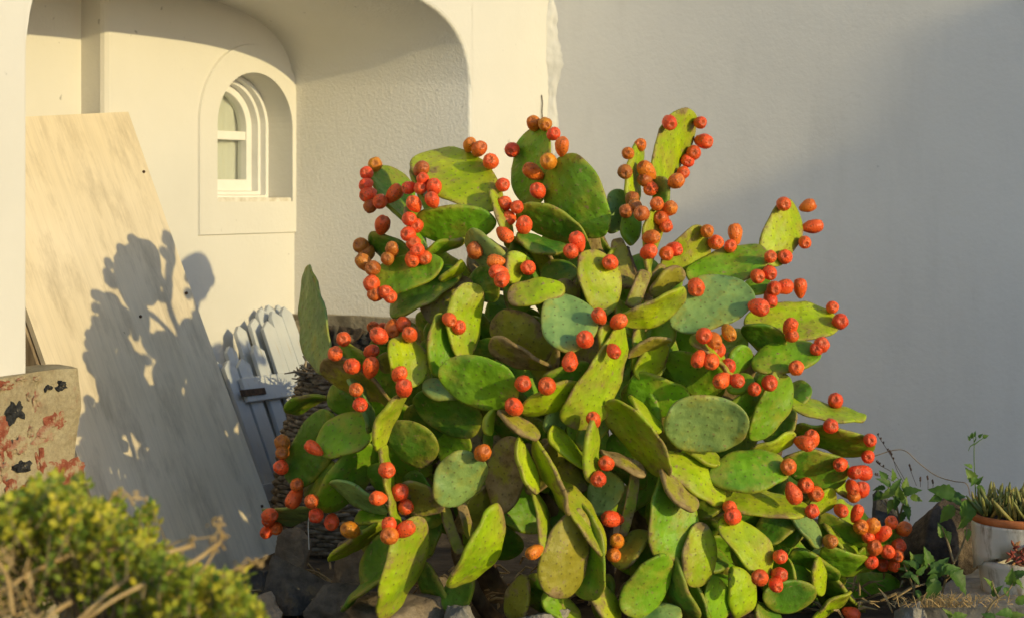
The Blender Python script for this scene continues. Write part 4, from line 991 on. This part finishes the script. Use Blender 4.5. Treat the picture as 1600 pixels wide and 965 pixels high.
at(link('pot_wall', ring_pot('pot_wall', [(RP * .93, 826), (RP, 827), (RP * 1.005, 831), (RP * 1.0, 850), (RP * .985, 875), (RP * .97, 902), (RP * .93, 901), (RP * .94, 850)], jag=(5, 6)), M_potwhite, root), pl)
at(link('rim', ring_pot('rim', [(RP * .90, 822), (RP * .91, 816), (RP * .97, 814), (RP * 1.0, 817), (RP * 1.0, 826), (RP * .94, 827)]), M_terra, root), pl)
at(link('soil', ring_pot('soil', [(0.001, 812), (RP * .5, 813), (RP * .905, 817), (RP * .905, 826)]), M_soil, root), pl)
V = []; Fc = []; tone = []; r = random.Random(12)
for k in range(240):
    x = r.uniform(0, 6.283); Y = RP * 0.93 * math.sqrt(r.random())
    b = PC + Vector((Y * math.cos(x), Y * math.sin(x), 0)); b.z = EYE - (816 - HZ) / F * 4.9 + r.uniform(-.004, .004); hgt = r.uniform(0.05, 0.10) * (0.75 + 0.5 * noise.noise(Vector((x * 0.03, Y * 5, 0)))); lean = Vector((r.uniform(-.9, .9), r.uniform(-.9, .4), r.uniform(.6, 1.1))).normalized()
    n0 = len(V); rr = r.uniform(0.0042, 0.0068)
    tube([b, b + lean * hgt * .5, b + lean * hgt * .85 + Vector((0, 0, .003)), b + lean * hgt + Vector((0, 0, .006))], [rr * .8, rr, rr * .8, rr * .2], 5, V, Fc)
    tone += [r.random() * 0.8] * (len(V) - n0)
me = mesh('succulents', V, Fc, True); add_tone(me, tone); o = at(link('succulents', me, M_succ, root, kind='stuff'), pl)
pl2 = px(1610, 940, 4.98)
root2 = empty('flower_pot', pl2, 'dirty white pot standing on the ledge below the succulent pot', 'pot')
at(link('pot_wall', ring_pot('pot_wall', [(RP * .80, 886), (RP * .90, 884), (RP * .925, 888), (RP * .92, 894), (RP * .88, 898), (RP * .84, 925), (RP * .80, 948), (RP * .76, 950)]), M_potwhite, root2), pl2)
V = []; Fc = []; tone = []
for k in range(34):     # reddish succulent hanging from the break
    b = px(r.uniform(1580, 1604), r.uniform(852, 880), 4.885); d = Vector((r.uniform(-1, 1), r.uniform(-.6, .1), r.uniform(-.6, 1))).normalized(); n0 = len(V)
    tube([b, b + d * .012, b + d * .022], [.0025, .004, .0006], 5, V, Fc); tone += [r.random()] * (len(V) - n0)
me = mesh('hanging_succulent', V, Fc, True); add_tone(me, tone)
M_redsucc = mat_leaf('red_succulent', (0.22, 0.04, 0.03), (0.30, 0.07, 0.05), (0.35, 0.18, 0.06), 0.1)
hsu = link('hanging_succulent', me, M_redsucc); tag(hsu, 'small reddish succulent sprouting from the break in the white pot', 'succulent')
lg = link('ledge', prism('ledge', [(1425, 944), (1760, 940), (1760, 1010), (1425, 1010)], 4.86, 5.4, M_conc, None), M_conc); bevel(lg, 0.01, 3)
tag(lg, 'rough concrete ledge under the white pots at the lower right', 'ledge')
V = []; Fc = []
for k in range(420):      # dry grass on the ledge
    x = r.choice([r.gauss(1470, 30), r.uniform(1415, 1600)]); Y = r.uniform(4.82, 4.98); b = px(x, 948, Y); d = Vector((r.uniform(-.8, .8), r.uniform(-.5, .5), r.uniform(.2, 1))).normalized(); L = r.uniform(.015, .06)
    tube([b, b + d * L * .6, b + d * L + Vector((0, 0, -L * .2))], [.0010, .0009, .0003], 3, V, Fc)
dg = link('dry_grass', mesh('dry_grass', V, Fc), M_straw); tag(dg, 'tufts of short dry straw-coloured grass on the concrete ledge', 'grass', kind='stuff')
# litter of dry curled pad skins and twigs under the cactus
V = []; Fc = []
for k in range(240):
    x = r.uniform(430, 1420); Y = r.uniform(4.95, 5.6); b = Vector(((x - 800) / F * Y, Y, r.uniform(0.0, 0.03))); d = Vector((r.uniform(-1, 1), r.uniform(-1, 1), r.uniform(-.1, .5))).normalized(); L = r.uniform(.04, .12)
    tube([b, b + d * L * .5 + Vector((0, 0, .01)), b + d * L], [.003, .004, .001], 4, V, Fc)
lt = link('dry_litter', mesh('dry_litter', V, Fc), M_dry); tag(lt, 'dry twigs and withered scraps littering the soil under the cactus', 'litter', kind='stuff')

# ------------------------------------------------------------------ blurred bush in the foreground
def bush():
    r = random.Random(21)
    base = px(150, 965, 2.75); base.z = 0
    root = empty('green_bush', base, 'small-leaved yellow green bush in the lower left foreground, out of focus', 'bush')
    top = [(-80, 770), (0, 772), (40, 752), (80, 748), (120, 755), (150, 775), (190, 800), (215, 830), (250, 850), (290, 872), (330, 885), (370, 902), (400, 930), (430, 985), (450, 1000)]
    def tp(x):
        for (x0, y0), (x1, y1) in zip(top, top[1:]):
            if x0 <= x <= x1: return y0 + (y1 - y0) * (x - x0) / (x1 - x0)
        return 1000
    V = []; Fc = []; tone = []; SV = []; SF = []
    spr = []
    for k in range(2500):
        x = r.uniform(-80, 420); Y = r.uniform(2.35, 3.15)
        y = tp(x) + 8 + abs(r.gauss(0, 1)) * 110 * (0.4 + abs(Y - 2.5)) 
        if y > 1120: continue
        spr.append((x, y, Y))
    for (x, y) in [(232, 788), (225, 795), (215, 805), (205, 812), (235, 782), (180, 770), (165, 790), (120, 735), (130, 742), (175, 800), (385, 885), (370, 893), (350, 895), (242, 845), (252, 838), (60, 738), (92, 735), (228, 832), (238, 830)]:
        for q in range(3): spr.append((x + r.uniform(-8, 8), y + r.uniform(-4, 14), r.uniform(2.55, 2.8)))
    for (x, y, Y) in spr:
        p = px(x, y, Y); d = Vector((r.uniform(-.5, .7), r.uniform(-.5, .3), 1)).normalized(); L = r.uniform(.025, .06)
        tube([p - base - d * L, p - base], [.0014, .0008], 3, SV, SF); t0 = r.random() * 0.75
        for q in range(r.randint(6, 10)):
            b = p - base - d * (L * q / 9.0); a = q * 2.4 + r.random()
            e = d.orthogonal().normalized(); f = d.cross(e); ld = (e * math.cos(a) + f * math.sin(a) + d * r.uniform(.3, 1.0)).normalized()
            w = ld.cross(Vector((r.uniform(-1, 1), r.uniform(-1, 1), r.uniform(-1, 1)))).normalized(); ll = r.uniform(.010, .016); ww = ll * .36
            n0 = len(V); nrm = ld.cross(w)
            V += [b, b + ld * ll * .4 + w * ww, b + ld * ll * .85 + w * ww * .6, b + ld * ll, b + ld * ll * .85 - w * ww * .6, b + ld * ll * .4 - w * ww, b + ld * ll * .55 + nrm * ll * -.08]
            Fc += [(n0, n0 + 1, n0 + 6), (n0 + 1, n0 + 2, n0 + 6), (n0 + 2, n0 + 3, n0 + 6), (n0 + 3, n0 + 4, n0 + 6), (n0 + 4, n0 + 5, n0 + 6), (n0 + 5, n0, n0 + 6)]
            tone += [min(0.99, max(0, t0 + r.uniform(-.12, .2)))] * 7
    me = mesh('foliage', V, Fc); add_tone(me, tone); link('foliage', me, M_bush, root, kind='stuff')
    link('twigs', mesh('twigs', SV, SF), M_weedstem, root, kind='stuff')
    for k in range(14):
        a = Vector((r.uniform(-.05, .05), r.uniform(-.05, .05), 0)); e = px(r.uniform(-40, 330), r.uniform(850, 930), r.uniform(2.45, 3.0)) - base
        P = smooth_path([a, a * 3 + Vector((0, 0, .2)), e * 0.7 + Vector((0, 0, .1)), e], 5)
        tv, tf = tube(P, [.009 * (1.1 - i / len(P)) for i in range(len(P))], 6); link('branch', mesh('branch', tv, tf, True), M_twig, root)
    for st, rad in (([(-40, 945, 2.35), (30, 905, 2.36), (95, 872, 2.38), (140, 860, 2.4), (195, 858, 2.42)], .0030), ([(115, 975, 2.35), (170, 925, 2.37), (225, 885, 2.4), (260, 864, 2.43), (300, 852, 2.46)], .0028), ([(130, 970, 2.32), (180, 935, 2.34), (250, 900, 2.38), (300, 878, 2.4), (345, 845, 2.44)], .0026),
                    ([(300, 905, 2.45), (320, 885, 2.45), (335, 860, 2.46), (345, 840, 2.46), (340, 815, 2.46)], .0016), ([(340, 905, 2.45), (365, 890, 2.45), (390, 882, 2.46), (412, 876, 2.46)], .0014), ([(60, 975, 2.3), (85, 955, 2.3), (110, 940, 2.32)], .003), ([(240, 870, 2.5), (280, 845, 2.5), (330, 838, 2.5), (342, 826, 2.5)], .0012),
                    ([(-10, 870, 2.3), (10, 900, 2.3), (20, 960, 2.3)], .003), ([(165, 790, 2.6), (180, 770, 2.6), (195, 768, 2.6), (210, 790, 2.6)], .0012)):
        P = [p - base for p in smooth_path([px(*q) for q in st], 7)]
        tv, tf = tube(P, rad, 6); link('dry_stalk', mesh('dry_stalk', tv, tf, True), M_straw, root)
    V = []; Fc = []
    for k in range(70):
        x, y = r.choice([(340, 818), (345, 838), (330, 855), (400, 878), (380, 884), (185, 770), (300, 850), (210, 780)]); p = px(x + r.gauss(0, 7), y + r.gauss(0, 5), 2.46) - base
        d = Vector((r.uniform(-1, 1), r.uniform(-1, 1), r.uniform(-1, 1))).normalized() * .005; tube([p - d, p, p + d], [.0005, .0018, .0005], 4, V, Fc)
    for k in range(220):
        x = r.uniform(-60, 60); y = r.uniform(850, 1000); p = px(x, y, r.uniform(2.28, 2.5)) - base
        d = Vector((r.uniform(-1, 1), r.uniform(-1, 1), r.uniform(-1, 1))).normalized() * .012; tube([p - d, p, p + d], [.0005, .0015, .0005], 3, V, Fc)
    link('dry_tips', mesh('dry_tips', V, Fc), M_straw, root, kind='stuff')
bush()
